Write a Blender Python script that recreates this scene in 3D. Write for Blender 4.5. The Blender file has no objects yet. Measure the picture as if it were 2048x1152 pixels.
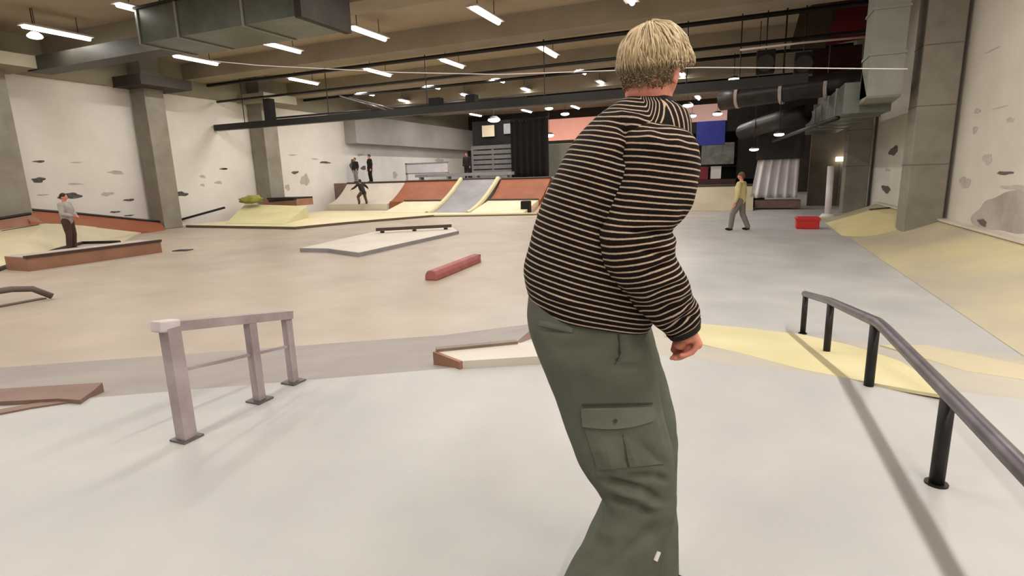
import bpy, bmesh, math, random
import numpy as np
from mathutils import Vector, Matrix, noise
from mathutils.bvhtree import BVHTree

random.seed(7)
SC = bpy.context.scene
COL = SC.collection

# ------------------------------------------------------------------ camera
IW, IH = 2048, 1152
FPX = 1099.0
PITCH, YAW, ROLL, CAMH = math.radians(11.6), math.radians(23.0), math.radians(1.7), 1.4
FH = np.array([-math.sin(YAW), math.cos(YAW), 0.0])
RH = np.array([math.cos(YAW), math.sin(YAW), 0.0])
UPW = np.array([0.0, 0.0, 1.0])
_f = FH * math.cos(PITCH) - UPW * math.sin(PITCH)
_u = UPW * math.cos(PITCH) + FH * math.sin(PITCH)
CR = RH * math.cos(ROLL) - _u * math.sin(ROLL)
CU = _u * math.cos(ROLL) + RH * math.sin(ROLL)
CF = _f
CAM = np.array([0.0, 0.0, CAMH])
cam_data = bpy.data.cameras.new('camera')
cam_data.sensor_width = 36.0
cam_data.lens = 36.0 * FPX / IW
cam_data.clip_end = 200
cam = bpy.data.objects.new('camera', cam_data)
COL.objects.link(cam)
cam.matrix_world = Matrix(((CR[0], CU[0], -CF[0], CAM[0]), (CR[1], CU[1], -CF[1], CAM[1]),
                           (CR[2], CU[2], -CF[2], CAM[2]), (0, 0, 0, 1)))
SC.camera = cam

# ------------------------------------------------------------------ world, exposure
world = bpy.data.worlds.new('world')
SC.world = world
world.use_nodes = True
world.node_tree.nodes['Background'].inputs[0].default_value = (0.02, 0.02, 0.02, 1)
SC.view_settings.view_transform = 'Standard'
SC.view_settings.look = 'None'
SC.view_settings.gamma = 1.0
SC.view_settings.exposure = 0.0
SC.cycles.use_denoising = True
SC.cycles.max_bounces = 6
LAMP_W = 118.0
LAMP_COLOR = (1.0, 0.955, 0.90)


# pixel -> place helpers (pixels of the 2048x1152 photograph)
def ray(x, y):
    return CF * FPX + CR * (x - IW / 2) - CU * (y - IH / 2)


def on_z(x, y, z):
    d = ray(x, y)
    return CAM + d * ((z - CAM[2]) / d[2])


def on_x(x, y, X):
    d = ray(x, y)
    return CAM + d * (X / d[0])


def on_y(x, y, Y):
    d = ray(x, y)
    return CAM + d * (Y / d[1])


def at(x, y, rho):                       # on the upright plane rho metres ahead
    d = ray(x, y)
    return CAM + d * (rho / float(d @ FH))


def to_px(p):
    v = np.asarray(p) - CAM
    w = v @ CF
    return IW / 2 + FPX * (v @ CR) / w, IH / 2 - FPX * (v @ CU) / w


# ------------------------------------------------------------------ materials
def lin(c):
    c = c / 255.0
    return c / 12.92 if c <= 0.04045 else ((c + 0.055) / 1.055) ** 2.4


def rgb(r, g, b):
    return (lin(r), lin(g), lin(b), 1.0)


MATS = {}


def mat(name, c, rough=0.7, var=0.12, scale=6.0, c2=None, metal=0.0, bump=0.0, bscale=60.0, stretch=None, spec=0.4):
    """principled material, colour varied by noise between c and c2"""
    if name in MATS:
        return MATS[name]
    m = bpy.data.materials.new(name)
    m.use_nodes = True
    nt = m.node_tree
    b = nt.nodes['Principled BSDF']
    b.inputs['Roughness'].default_value = rough
    b.inputs['Metallic'].default_value = metal
    b.inputs['Specular IOR Level'].default_value = spec
    tc = nt.nodes.new('ShaderNodeTexCoord')
    src = tc.outputs['Object']
    if stretch:
        mp = nt.nodes.new('ShaderNodeMapping')
        mp.inputs['Scale'].default_value = stretch
        nt.links.new(src, mp.inputs['Vector'])
        src = mp.outputs['Vector']
    n = nt.nodes.new('ShaderNodeTexNoise')
    n.inputs['Scale'].default_value = scale
    n.inputs['Detail'].default_value = 5
    n.inputs['Roughness'].default_value = 0.6
    nt.links.new(src, n.inputs['Vector'])
    cr = nt.nodes.new('ShaderNodeValToRGB')
    a = rgb(*c)
    if c2 is None:
        lo = tuple(v * (1 - var) for v in a[:3]) + (1,)
        hi = tuple(min(1, v * (1 + var)) for v in a[:3]) + (1,)
    else:
        lo, hi = a, rgb(*c2)
    cr.color_ramp.elements[0].position = 0.32
    cr.color_ramp.elements[1].position = 0.68
    cr.color_ramp.elements[0].color = lo
    cr.color_ramp.elements[1].color = hi
    nt.links.new(n.outputs['Fac'], cr.inputs['Fac'])
    nt.links.new(cr.outputs['Color'], b.inputs['Base Color'])
    if bump > 0:
        n2 = nt.nodes.new('ShaderNodeTexNoise')
        n2.inputs['Scale'].default_value = bscale
        n2.inputs['Detail'].default_value = 4
        nt.links.new(src, n2.inputs['Vector'])
        bp = nt.nodes.new('ShaderNodeBump')
        bp.inputs['Strength'].default_value = bump
        bp.inputs['Distance'].default_value = 0.01
        nt.links.new(n2.outputs['Fac'], bp.inputs['Height'])
        nt.links.new(bp.outputs['Normal'], b.inputs['Normal'])
    MATS[name] = m
    return m


def emit(name, c, strength):
    m = bpy.data.materials.new(name)
    m.use_nodes = True
    nt = m.node_tree
    b = nt.nodes['Principled BSDF']
    b.inputs['Base Color'].default_value = rgb(*c)
    b.inputs['Emission Color'].default_value = rgb(*c)
    b.inputs['Emission Strength'].default_value = strength
    MATS[name] = m
    return m


def floor_material():
    m = bpy.data.materials.new('floor_paint')
    m.use_nodes = True
    nt = m.node_tree
    b = nt.nodes['Principled BSDF']
    b.inputs['Roughness'].default_value = 0.42
    b.inputs['Specular IOR Level'].default_value = 0.35
    tc = nt.nodes.new('ShaderNodeTexCoord')
    sx = nt.nodes.new('ShaderNodeSeparateXYZ')
    nt.links.new(tc.outputs['Object'], sx.inputs[0])
    n = nt.nodes.new('ShaderNodeTexNoise')
    n.inputs['Scale'].default_value = 0.35
    n.inputs['Detail'].default_value = 4
    nt.links.new(tc.outputs['Object'], n.inputs['Vector'])
    ad = nt.nodes.new('ShaderNodeMath')
    ad.operation = 'MULTIPLY_ADD'
    nt.links.new(n.outputs['Fac'], ad.inputs[0])
    ad.inputs[1].default_value = 2.5
    nt.links.new(sx.outputs['X'], ad.inputs[2])
    mr = nt.nodes.new('ShaderNodeMapRange')
    mr.inputs['From Min'].default_value = -2.6
    mr.inputs['From Max'].default_value = 0.9
    nt.links.new(ad.outputs[0], mr.inputs['Value'])
    n2 = nt.nodes.new('ShaderNodeTexNoise')
    n2.inputs['Scale'].default_value = 1.1
    n2.inputs['Detail'].default_value = 6
    nt.links.new(tc.outputs['Object'], n2.inputs['Vector'])

    def ramp(a, c):
        r = nt.nodes.new('ShaderNodeValToRGB')
        r.color_ramp.elements[0].position = 0.3
        r.color_ramp.elements[1].position = 0.7
        r.color_ramp.elements[0].color = a
        r.color_ramp.elements[1].color = c
        nt.links.new(n2.outputs['Fac'], r.inputs['Fac'])
        return r
    tan = ramp(rgb(160, 147, 132), rgb(178, 165, 150))
    grey = ramp(rgb(164, 163, 163), rgb(184, 182, 180))
    mx = nt.nodes.new('ShaderNodeMix')
    mx.data_type = 'RGBA'
    nt.links.new(mr.outputs[0], mx.inputs['Factor'])
    nt.links.new(tan.outputs['Color'], mx.inputs[6])
    nt.links.new(grey.outputs['Color'], mx.inputs[7])
    nt.links.new(mx.outputs[2], b.inputs['Base Color'])
    MATS['floor'] = m
    return m


# ------------------------------------------------------------------ mesh building
ORIGIN = {}


class MB:
    """collects vertices and faces for ONE mesh object"""
    def __init__(self):
        self.v, self.f = [], []

    def add(self, vs, fs):
        o = len(self.v)
        self.v += [tuple(float(c) for c in p) for p in vs]
        self.f += [tuple(i + o for i in q) for q in fs]
        return self

    def box(self, lo, hi):
        x0, y0, z0 = lo
        x1, y1, z1 = hi
        return self.add([(x0, y0, z0), (x1, y0, z0), (x1, y1, z0), (x0, y1, z0),
                         (x0, y0, z1), (x1, y0, z1), (x1, y1, z1), (x0, y1, z1)],
                        [(0, 3, 2, 1), (4, 5, 6, 7), (0, 1, 5, 4), (1, 2, 6, 5), (2, 3, 7, 6), (3, 0, 4, 7)])

    def prism(self, top, bottom):
        n = len(top)
        vs = list(top) + list(bottom)
        fs = [tuple(range(n)), tuple(range(2 * n - 1, n - 1, -1))]
        for i in range(n):
            j = (i + 1) % n
            fs.append((j, i, n + i, n + j))
        return self.add(vs, fs)

    def beam(self, a, b, w, h, up=(0, 0, 1)):
        a, b = np.asarray(a, float), np.asarray(b, float)
        d = (b - a) / np.linalg.norm(b - a)
        s = np.cross(d, up)
        s = s / np.linalg.norm(s)
        t = np.cross(s, d)
        q = [(-1, -1), (1, -1), (1, 1), (-1, 1)]
        vs = [a + s * w / 2 * i + t * h / 2 * j for i, j in q] + [b + s * w / 2 * i + t * h / 2 * j for i, j in q]
        return self.add(vs, [(0, 1, 2, 3), (7, 6, 5, 4), (1, 0, 4, 5), (2, 1, 5, 6), (3, 2, 6, 7), (0, 3, 7, 4)])

    def tube(self, pts, rad, n=12, caps=True):
        pts = [np.asarray(p, float) for p in pts]
        m = len(pts)
        if not hasattr(rad, '__len__'):
            rad = [rad] * m
        prev = None
        rings = []
        for i in range(m):
            d = pts[min(i + 1, m - 1)] - pts[max(i - 1, 0)]
            d = d / (np.linalg.norm(d) + 1e-12)
            if prev is None:
                a = np.array([0, 0, 1.0]) if abs(d[2]) < 0.9 else np.array([1.0, 0, 0])
                s = np.cross(d, a)
            else:
                s = prev - d * (prev @ d)
            s = s / np.linalg.norm(s)
            prev = s
            t = np.cross(d, s)
            rings.append([pts[i] + (s * math.cos(2 * math.pi * k / n) + t * math.sin(2 * math.pi * k / n)) * rad[i] for k in range(n)])
        vs = [p for r in rings for p in r]
        fs = []
        for i in range(m - 1):
            for k in range(n):
                l = (k + 1) % n
                fs.append((i * n + k, i * n + l, (i + 1) * n + l, (i + 1) * n + k))
        if caps:
            fs.append(tuple(range(n - 1, -1, -1)))
            fs.append(tuple((m - 1) * n + k for k in range(n)))
        return self.add(vs, fs)

    def capsule(self, a, b, ra, rb, n=14):
        """tapered limb with round ends"""
        a, b = np.asarray(a, float), np.asarray(b, float)
        d = b - a
        L = np.linalg.norm(d)
        d = d / L
        pts, rr = [], []
        for k in range(5):
            t = math.pi / 2 * (1 - k / 4.0)
            pts.append(a - d * ra * math.sin(t))
            rr.append(max(ra * math.cos(t), ra * 0.05))
        for k in range(5):
            t = math.pi / 2 * (k / 4.0)
            pts.append(b + d * rb * math.sin(t))
            rr.append(max(rb * math.cos(t), rb * 0.05))
        return self.tube(pts, rr, n)

    def chain(self, pts, rad, n=14):
        for i in range(len(pts) - 1):
            self.capsule(pts[i], pts[i + 1], rad[i], rad[i + 1], n)
        return self

    def ball(self, c, r, M=None, nu=18, nv=12, fn=None):
        c = np.asarray(c, float)
        if not hasattr(r, '__len__'):
            r = (r, r, r)
        M = np.eye(3) if M is None else M
        vs = []
        for i in range(nv + 1):
            th = math.pi * i / nv
            for k in range(nu):
                ph = 2 * math.pi * k / nu
                d = np.array([math.sin(th) * math.cos(ph), math.sin(th) * math.sin(ph), math.cos(th)])
                p = d * r
                if fn:
                    p = fn(d, p)
                vs.append(c + M @ p)
        fs = []
        for i in range(nv):
            for k in range(nu):
                l = (k + 1) % nu
                fs.append((i * nu + k, (i + 1) * nu + k, (i + 1) * nu + l, i * nu + l))
        return self.add(vs, fs)

    def grid(self, rows):
        """open sheet from rows of points"""
        n, m = len(rows), len(rows[0])
        vs = [p for r in rows for p in r]
        fs = [(i * m + k, i * m + k + 1, (i + 1) * m + k + 1, (i + 1) * m + k) for i in range(n - 1) for k in range(m - 1)]
        return self.add(vs, fs)

    def build(self, name, material, parent=None, smooth=False, clean=True):
        me = bpy.data.meshes.new(name)
        o = bpy.data.objects.new(name, me)
        org = np.zeros(3)
        if parent is not None:
            org = ORIGIN.get(parent.name, np.zeros(3))
        ORIGIN[o.name] = org
        me.from_pydata([(p[0] - org[0], p[1] - org[1], p[2] - org[2]) for p in self.v], [], self.f)
        me.materials.append(material)
        if clean:
            bm = bmesh.new()
            bm.from_mesh(me)
            bmesh.ops.remove_doubles(bm, verts=bm.verts, dist=1e-6)
            bmesh.ops.recalc_face_normals(bm, faces=bm.faces)
            bm.to_mesh(me)
            bm.free()
        me.update()
        if smooth:
            me.polygons.foreach_set('use_smooth', [True] * len(me.polygons))
        COL.objects.link(o)
        if parent is not None:
            o.parent = parent
        return o


def bevel(o, w, seg=2):
    m = o.modifiers.new('bevel', 'BEVEL')
    m.width = w
    m.segments = seg
    m.limit_method = 'ANGLE'
    return o


def thing(name, label, cat, loc=(0, 0, 0), group=None):
    o = bpy.data.objects.new(name, None)
    COL.objects.link(o)
    o.empty_display_size = 0.2
    o.location = tuple(float(c) for c in loc)
    ORIGIN[o.name] = np.array([float(c) for c in loc])
    o['label'] = label
    o['category'] = cat
    if group:
        o['group'] = group
    return o


def tag(o, label, cat, group=None):
    o['label'] = label
    o['category'] = cat
    if group:
        o['group'] = group
    return o


def struct(o):
    o['kind'] = 'structure'
    return o


def copy_thing(root, loc, label):
    r = root.copy()
    COL.objects.link(r)
    r.location = loc
    r['label'] = label
    for ch in root.children:
        c = ch.copy()
        c.data = ch.data
        COL.objects.link(c)
        c.parent = r
        for g in ch.children:
            d = g.copy()
            COL.objects.link(d)
            d.parent = c
    return r


ZF = -0.45          # lower floor level, the foreground deck is z = 0
XL, XR = -24.0, 4.5
YB, YN = 47.0, -12.0
ZC = 6.75

M_floor = floor_material()
M_deck = mat('deck_paint', (166, 164, 163), 0.45, scale=0.9, c2=(178, 176, 173), spec=0.3)
M_yellow = mat('yellow_paint', (200, 190, 144), 0.5, scale=0.9, c2=(212, 203, 164))
M_bankgrey = mat('bank_grey', (136, 129, 127), 0.5, scale=0.8, c2=(156, 148, 141))
M_wallL = mat('white_wall', (218, 212, 205), 0.85, scale=0.5, c2=(230, 226, 219))
M_wallR = mat('grey_white_wall', (202, 195, 183), 0.85, scale=0.6, c2=(216, 209, 198))
M_column = mat('column_concrete', (128, 121, 110), 0.8, scale=1.5, c2=(146, 140, 128))
M_ceil = mat('ceiling_concrete', (160, 146, 124), 0.9, scale=0.4, c2=(172, 159, 137))
M_beam = mat('beam_concrete', (144, 133, 116), 0.9, scale=0.8, c2=(156, 146, 129))
M_upper = mat('upper_wall', (136, 130, 110), 0.9, scale=0.6, c2=(148, 142, 122))
M_dark = mat('dark_wall', (44, 39, 35), 0.8, scale=1.0, c2=(62, 56, 50))
M_black = mat('black_steel', (14, 12, 11), 0.45, scale=8, c2=(24, 21, 19))
M_blackmatt = mat('black_cloth', (18, 16, 15), 0.9, scale=4, c2=(28, 25, 24))
M_steel = mat('worn_steel', (96, 90, 92), 0.38, scale=9, c2=(132, 126, 128), metal=0.75)
M_galv = mat('duct_metal', (80, 84, 77), 0.4, scale=1.2, c2=(102, 105, 97), metal=0.6)
M_galvR = mat('duct_metal_pale', (128, 129, 120), 0.5, scale=1.2, c2=(146, 146, 136), metal=0.35)
M_orange = mat('orange_ply', (140, 80, 54), 0.55, scale=1.5, c2=(156, 92, 62))
M_brown = mat('brown_ply', (136, 98, 78), 0.6, scale=2.0, c2=(152, 110, 88))
M_brownd = mat('dark_brown_ply', (112, 88, 78), 0.6, scale=3.0, c2=(130, 104, 92))
M_cream = mat('cream_ply', (214, 199, 166), 0.5, scale=0.8, c2=(226, 212, 182))
M_pale = mat('pale_ply', (198, 188, 174), 0.5, scale=0.8, c2=(212, 203, 190))
M_olive = mat('olive_ply', (196, 188, 140), 0.5, scale=0.8, c2=(210, 202, 156))
M_lilac = mat('lilac_ply', (176, 162, 154), 0.5, scale=1.5, c2=(190, 177, 170))
M_slate = mat('slate_ply', (132, 128, 132), 0.5, scale=1.2, c2=(152, 148, 150))
M_redcurb = mat('red_curb_paint', (146, 82, 80), 0.6, scale=4, c2=(166, 98, 95))
M_red = mat('red_plastic', (178, 30, 30), 0.5, scale=3, c2=(196, 40, 38))
M_redcloth = mat('dark_red_cloth', (70, 6, 10), 0.9, scale=1.5, c2=(92, 10, 14))
M_white = mat('white_paint', (214, 208, 210), 0.6, scale=2, c2=(226, 221, 222))
M_pink_glow = mat('salmon_glow', (226, 150, 130), 0.8, scale=0.7, c2=(240, 184, 160))
M_pink_glow.node_tree.nodes['Principled BSDF'].inputs['Emission Color'].default_value = rgb(240, 168, 146)
M_pink_glow.node_tree.nodes['Principled BSDF'].inputs['Emission Strength'].default_value = 0.55  # glow put into the panel to imitate pink light on the far wall
M_pale_glow = mat('pale_pink_glow', (210, 160, 148), 0.8, scale=.6, c2=(232, 196, 182))
M_pale_glow.node_tree.nodes['Principled BSDF'].inputs['Emission Color'].default_value = rgb(226, 184, 172)
M_pale_glow.node_tree.nodes['Principled BSDF'].inputs['Emission Strength'].default_value = 0.35  # weaker glow, again standing in for pink light
M_blue = mat('blue_panel', (34, 40, 120), 0.7, scale=2, c2=(44, 52, 140))
M_grey = mat('grey_panel', (128, 126, 126), 0.6, scale=2, c2=(146, 144, 144))
M_ink = mat('spray_black', (58, 53, 50), 0.8, scale=9, c2=(112, 106, 100))
M_inkgrey = mat('spray_grey', (172, 165, 158), 0.8, scale=4, c2=(192, 185, 177))
M_tube = emit('lamp_diffuser', (255, 250, 242), 9.0)

# ------------------------------------------------------------------ the hall shell
o = MB().box((XL - 1, YN - 1, ZF - 0.3), (XR + 1, YB + 1, ZF)).build('floor', M_floor)
struct(o)
struct(MB().box((XL - 0.4, YN, ZF), (XL, YB, 5.4)).build('wall_left', M_wallL))
wall_left = bpy.data.objects['wall_left']
struct(MB().box((XL - 0.4, YN, 5.4), (XL + 0.18, YB, ZC)).build('trim_1', M_upper))
struct(MB().box((XR, YN, ZF), (XR + 0.4, YB, ZC)).build('wall_right', M_wallR))
wall_right = bpy.data.objects['wall_right']
struct(MB().box((XL - 0.4, YB, ZF), (XR + 0.4, YB + 0.4, ZC)).build('wall_back', M_dark))
struct(MB().box((XL - 0.4, YN - 0.4, ZF), (XR + 0.4, YN, ZC)).build('wall_front', M_wallR))
struct(MB().box((XL - 0.4, YN - 0.4, ZC), (XR + 0.4, YB + 0.4, ZC + 0.3)).build('ceiling', M_ceil))
# grey soffit box along the far part of the left wall
struct(MB().box((XL, 29.7, 3.7), (XL + 0.9, YB, 5.45)).build('trim_2', mat('soffit_grey', (146, 140, 134), 0.8, scale=0.4, c2=(164, 158, 154))))

# ceiling beams with their pipes
beam_words = ['just behind the grey duct', 'nearest beam over the wide floor', 'second beam over the floor', 'third beam over the floor', 'farthest beam before the dark end wall']
for i, y in enumerate((13.6, 19.1, 25.4, 31.8, 38.2)):
    b = MB().box((XL + 0.18, y - 0.5, 6.05), (XR, y + 0.5, ZC)).build('ceiling_beam', M_beam)
    tag(b, 'brown concrete ceiling beam spanning the hall, ' + beam_words[i], 'beam', 'concrete ceiling beams')
    if i in (1, 2, 3):
        p = MB().tube([(XL + 0.2, y + 0.75, 5.98), (XR - 0.1, y + 0.75, 5.98)], 0.075, 10).build('ceiling_pipe', M_black, smooth=True)
        tag(p, 'thin black pipe running behind the ' + ['nearest', 'second', 'third'][i - 1] + ' ceiling beam', 'pipe', 'black pipes under the ceiling')
# lower black rails hung across the hall
t = thing('hanging_track', 'long black hanging track crossing the hall below the beams from the left wall', 'track', (XL + 0.3, 20.1, 4.1))
TRACK = t
MB().box((XL + 0.1, 19.96, 3.92), (1.6, 20.24, 4.2)).build('track', M_black, t)
for x in (-22, -17, -12, -7, -2):
    MB().tube([(x, 20.1, 4.2), (x, 20.1, ZC)], 0.02, 8).build('hanger', M_black, t)
for x, w in ((-20.4, 0.36), (-11.6, 0.5), (-10.0, 0.4)):
    MB().box((x - w / 2, 19.95, 4.2), (x + w / 2, 20.3, 4.2 + (0.95 if x < -20 else 0.3))).build('track_box', M_blackmatt, t)
p = MB().tube([(XL + 0.2, 20.25, 5.28), (3.2, 20.25, 5.28)], 0.055, 10).build('sprinkler_pipe', M_black, smooth=True)
tag(p, 'slim black pipe between the hanging track and the nearest beam', 'pipe')
p = MB().tube([(XL + 0.2, 23.4, 4.75), (-9, 23.4, 4.75)], 0.05, 10).build('cable_conduit', M_black, smooth=True)
tag(p, 'short black conduit above the hanging track by the left wall', 'pipe')
for k, (a, b, w) in enumerate((((700, 195), (800, 222), 'upper'), ((680, 192), (780, 222), 'lower'))):
    MB().tube([on_y(*a, 23.4), on_y(*b, 20.3)], 0.03, 8).build('stay_wire', M_steel, TRACK, smooth=True)
# slack white cable across the hall
pts = [on_y(x, y, 9.0 + (x - 430) / 1370.0 * 2.0) for x, y in ((425, 122), (520, 131), (640, 137), (800, 145), (1000, 149), (1200, 142), (1400, 135), (1600, 136), (1815, 138))]
c = MB().tube(pts, 0.008, 8).build('slack_cable', M_white, smooth=True)
tag(c, 'thin pale cable strung slack across the hall at head height of the skater', 'cable')
pts = [on_y(x, y, 19.0) for x, y in ((1480, 100), (1600, 86), (1730, 74))]
tag(MB().tube(pts, 0.03, 8).build('pale_pipe', M_lilac, smooth=True), 'short pale pipe in front of the dark red banner', 'pipe')


# ------------------------------------------------------------------ ceiling lamps
def make_lamp(loc, label):
    t = thing('tube_light', label, 'lamp', loc, 'fluorescent ceiling lights')
    x, y, z = loc
    MB().prism([(x - .16, y - .95, z + .06), (x + .16, y - .95, z + .06), (x + .16, y + .95, z + .06), (x - .16, y + .95, z + .06)],
               [(x - .2, y - .98, z), (x + .2, y - .98, z), (x + .2, y + .98, z), (x - .2, y + .98, z)]).build('housing', M_white, t)
    for s in (-0.6, 0.6):
        MB().tube([(x, y + s, z + 0.06), (x, y + s, ZC)], 0.012, 6).build('hanger', M_black, t)
    MB().tube([(x, y - .93, z - .02), (x, y + .93, z - .02)], 0.075, 10).build('diffuser', M_tube, t, smooth=True)
    ld = bpy.data.lights.new('tube_glow', 'AREA')
    ld.shape = 'RECTANGLE'
    ld.size, ld.size_y = 0.16, 1.85
    ld.energy = LAMP_W
    ld.color = LAMP_COLOR
    lo = bpy.data.objects.new('tube_glow', ld)
    COL.objects.link(lo)
    lo.parent = t
    lo.location = (0, 0, -0.105)
    return t


row_words = {-20.1: 'row nearest the left wall', -15.75: 'second row from the left wall', -11.9: 'third row from the left wall',
             -7.55: 'fourth row from the left wall', -3.3: 'row above the skater', 2.4: 'unseen row above the black handrail, packed with extra lamps to deepen its shadow'}
nth = ['nearest', 'second', 'third', 'fourth', 'fifth', 'sixth', 'seventh', 'eighth', 'ninth', 'tenth', 'eleventh']
lamp0 = None
for X, words in row_words.items():
    ys = (-1.2, 5.2, 11.6, 16.4, 22.2, 26.8, 31.3, 36.0, 41.0)
    if X == 2.4:
        ys = (-7.6, -4.8, -2.0, 0.8, 3.6, 6.4, 9.2)  # unseen row, extra lamps packed in to deepen the rail shadow
    seen = 0
    for k, y in enumerate(ys):
        if X == -11.9 and k == 2:
            continue
        qx, qy = to_px((X, y + 0.9, 6.2))
        if y > 4 and 0 < qx < IW and 0 < qy < IH:
            lab = 'white tube ceiling light, %s in view in the %s' % (nth[seen], words)
            seen += 1
        else:
            lab = 'white tube ceiling light above the picture, %s of the %s' % (nth[k], words)
        if lamp0 is None:
            lamp0 = make_lamp((X, y, 6.2), lab)
        else:
            copy_thing(lamp0, (X, y, 6.2), lab)
t = None


def small_lamp(px, py, Y, r, label, strength=14):
    c = on_y(px, py, Y)
    t = thing('spot_lamp', label, 'lamp', c)
    MB().tube([c + np.array((0, 0, r * 0.15)), c + np.array((0, 0, r * 0.6))], [r * 1.05, r * 0.5], 14).build('lamp_body', M_dark, t)
    MB().tube([c + np.array((0, 0, r * 0.6)), (c[0], c[1], ZC)], 0.015, 6).build('hanger', M_black, t)
    MB().ball(c, (r, r, r * 0.36)).build('bulb', M_tube, t, smooth=True)


small_lamp(988, 240, 36.0, 0.42, 'wide bright round lamp hanging before the black end wall')
small_lamp(1468, 159, 26.0, 0.22, 'bright round lamp above the black bar, right of the head')
small_lamp(1466, 187, 29.0, 0.2, 'small round lamp just below the brightest round lamp')
small_lamp(1098, 271, 42.0, 0.38, 'small lamp under the salmon glow panel')
small_lamp(1098, 100 + 117, 41.0, 0.3, 'small lamp hanging left above the salmon glow panel')
small_lamp(1130, 228, 42.0, 0.32, 'small lamp hanging right above the salmon glow panel')
small_lamp(1376, 211, 40.0, 0.34, 'small bright lamp beside the shoulder, right of the neck')
small_lamp(1384, 232, 42.5, 0.3, 'small lamp under the one beside the shoulder')
small_lamp(1435, 228, 40.0, 0.3, 'small lamp above the blue panel')
small_lamp(1558, 269, 21.0, 0.16, 'bright lamp under the grey horizontal duct, right of two')
small_lamp(1508, 299, 24.0, 0.17, 'bright lamp above the white curtain, left of two')
small_lamp(266, 108, 15.2, 0.22, 'round white lamp on the capital of the left column')
small_lamp(70, 73, 11.0, 0.2, 'round lamp in the top left corner by the column head')

# ------------------------------------------------------------------ columns
col_words = ['leftmost grey concrete column at the edge of the white wall', 'grey concrete column behind the orange bank on the white wall',
             'grey concrete column beside the olive bank on the white wall']
for i, (y, x, w) in enumerate(((10.9, -23.45, 1.0), (16.55, -23.45, 0.85), (22.6, -23.45, 0.95))):
    t = thing('concrete_column', col_words[i], 'column', (x, y, ZF), 'hall columns')
    bevel(MB().box((x - w / 2, y - w / 2, ZF), (x + w / 2, y + w / 2, ZC)).build('shaft', M_column, t), 0.03)
    MB().box((x - w / 2, y - 1.1, 5.35), (x + w / 2 + 0.9, y + 1.1, 5.75)).build('capital', M_upper if i != 1 else M_dark, t)
for i, (x, y, w, z, words) in enumerate(((4.02, 16.6, 0.78, ZF, 'pale grey concrete column above the yellow bank on the right wall'),
                                         (3.95, 25.6, 0.8, ZF, 'dark grey column between the lit doorway and the right wall'))):
    t = thing('concrete_column', words, 'column', (x, y, z), 'hall columns')
    bevel(MB().box((x - w / 2, y - w / 2, z), (x + w / 2, y + w / 2, ZC)).build('shaft', M_column, t), 0.03)
    for zz in (1.35, 2.7, 4.05):
        MB().box((x - w / 2 - .004, y - w / 2 - .004, zz), (x + w / 2 + .004, y + w / 2 + .004, zz + .02)).build('joint_line', mat('joint_grey', (104, 98, 90), 0.9), t)

# ------------------------------------------------------------------ spray marks on the walls (flat paint on the plaster)
def spray_blob(wall, name, fn, w, h, material, seed, n=36):
    rnd = random.Random(seed)
    ring = []
    ph = [rnd.uniform(0, 6.28) for _ in range(3)]
    for k in range(n):
        a = 2 * math.pi * k / n
        r = 0.8 + 0.12 * math.sin(2 * a + ph[0]) + 0.1 * math.sin(3 * a + ph[1]) + 0.08 * math.sin(5 * a + ph[2])
        ring.append((math.cos(a) * w / 2 * r, math.sin(a) * h / 2 * r))
    f = [fn(u, v, 0.004) for u, v in ring]
    b = [fn(u, v, 0.0) for u, v in ring]
    mb = MB().prism(f, b)
    return mb.build(name, material, wall)


marks = [(78, 323, 34, 5, 1), (153, 325, 26, 4, 0), (77, 360, 34, 13, 1), (140, 392, 52, 17, 1), (85, 390, 26, 4, 0), (232, 345, 40, 9, 0),
         (258, 400, 32, 5, 1), (230, 424, 24, 5, 1), (258, 431, 22, 4, 1), (363, 388, 30, 12, 1), (150, 368, 40, 5, 0), (405, 353, 14, 8, 0),
         (447, 337, 18, 5, 0), (437, 365, 16, 9, 0), (448, 338, 18, 4, 1), (590, 345, 18, 7, 1), (650, 325, 24, 6, 1), (630, 318, 16, 4, 0),
         (610, 360, 20, 30, 0), (575, 375, 14, 14, 0), (705, 330, 14, 26, 1), (727, 336, 11, 12, 1), (720, 310, 14, 6, 0), (585, 310, 22, 4, 0),
         (405, 370, 12, 6, 0), (880, 322, 18, 14, 0), (790, 350, 12, 16, 0), (300, 330, 26, 6, 0), (215, 388, 30, 10, 0)]
for i, (x, y, w, h, dk) in enumerate(marks):
    if y > 440:
        continue
    c = on_x(x, y, XL)
    l, r_ = on_x(x - w / 2, y, XL), on_x(x + w / 2, y, XL)
    tp, bt = on_x(x, y - h / 2, XL), on_x(x, y + h / 2, XL)
    spray_blob(wall_left, 'spray_mark', lambda u, v, d, c=c: (XL + 0.001 + d, c[1] + u, c[2] + v), abs(r_[1] - l[1]), abs(tp[2] - bt[2]),
               M_ink if dk else M_inkgrey, i)
marks_r = [(1787, 302, 22, 22, 1), (1775, 340, 12, 8, 0), (1772, 378, 22, 18, 1), (2010, 346, 45, 8, 1), (1975, 318, 26, 24, 0), (1930, 365, 26, 30, 0),
           (1955, 222, 16, 12, 0), (2020, 240, 18, 12, 0), (2000, 215, 44, 3, 0), (1950, 260, 10, 22, 0), (1985, 100, 30, 5, 0), (2015, 428, 180, 104, 2), (1965, 445, 24, 16, 1), (2030, 375, 70, 12, 0)]
M_fade = mat('faded_grey_paint', (150, 143, 136), 0.85, scale=0.9, c2=(188, 181, 171))
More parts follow.
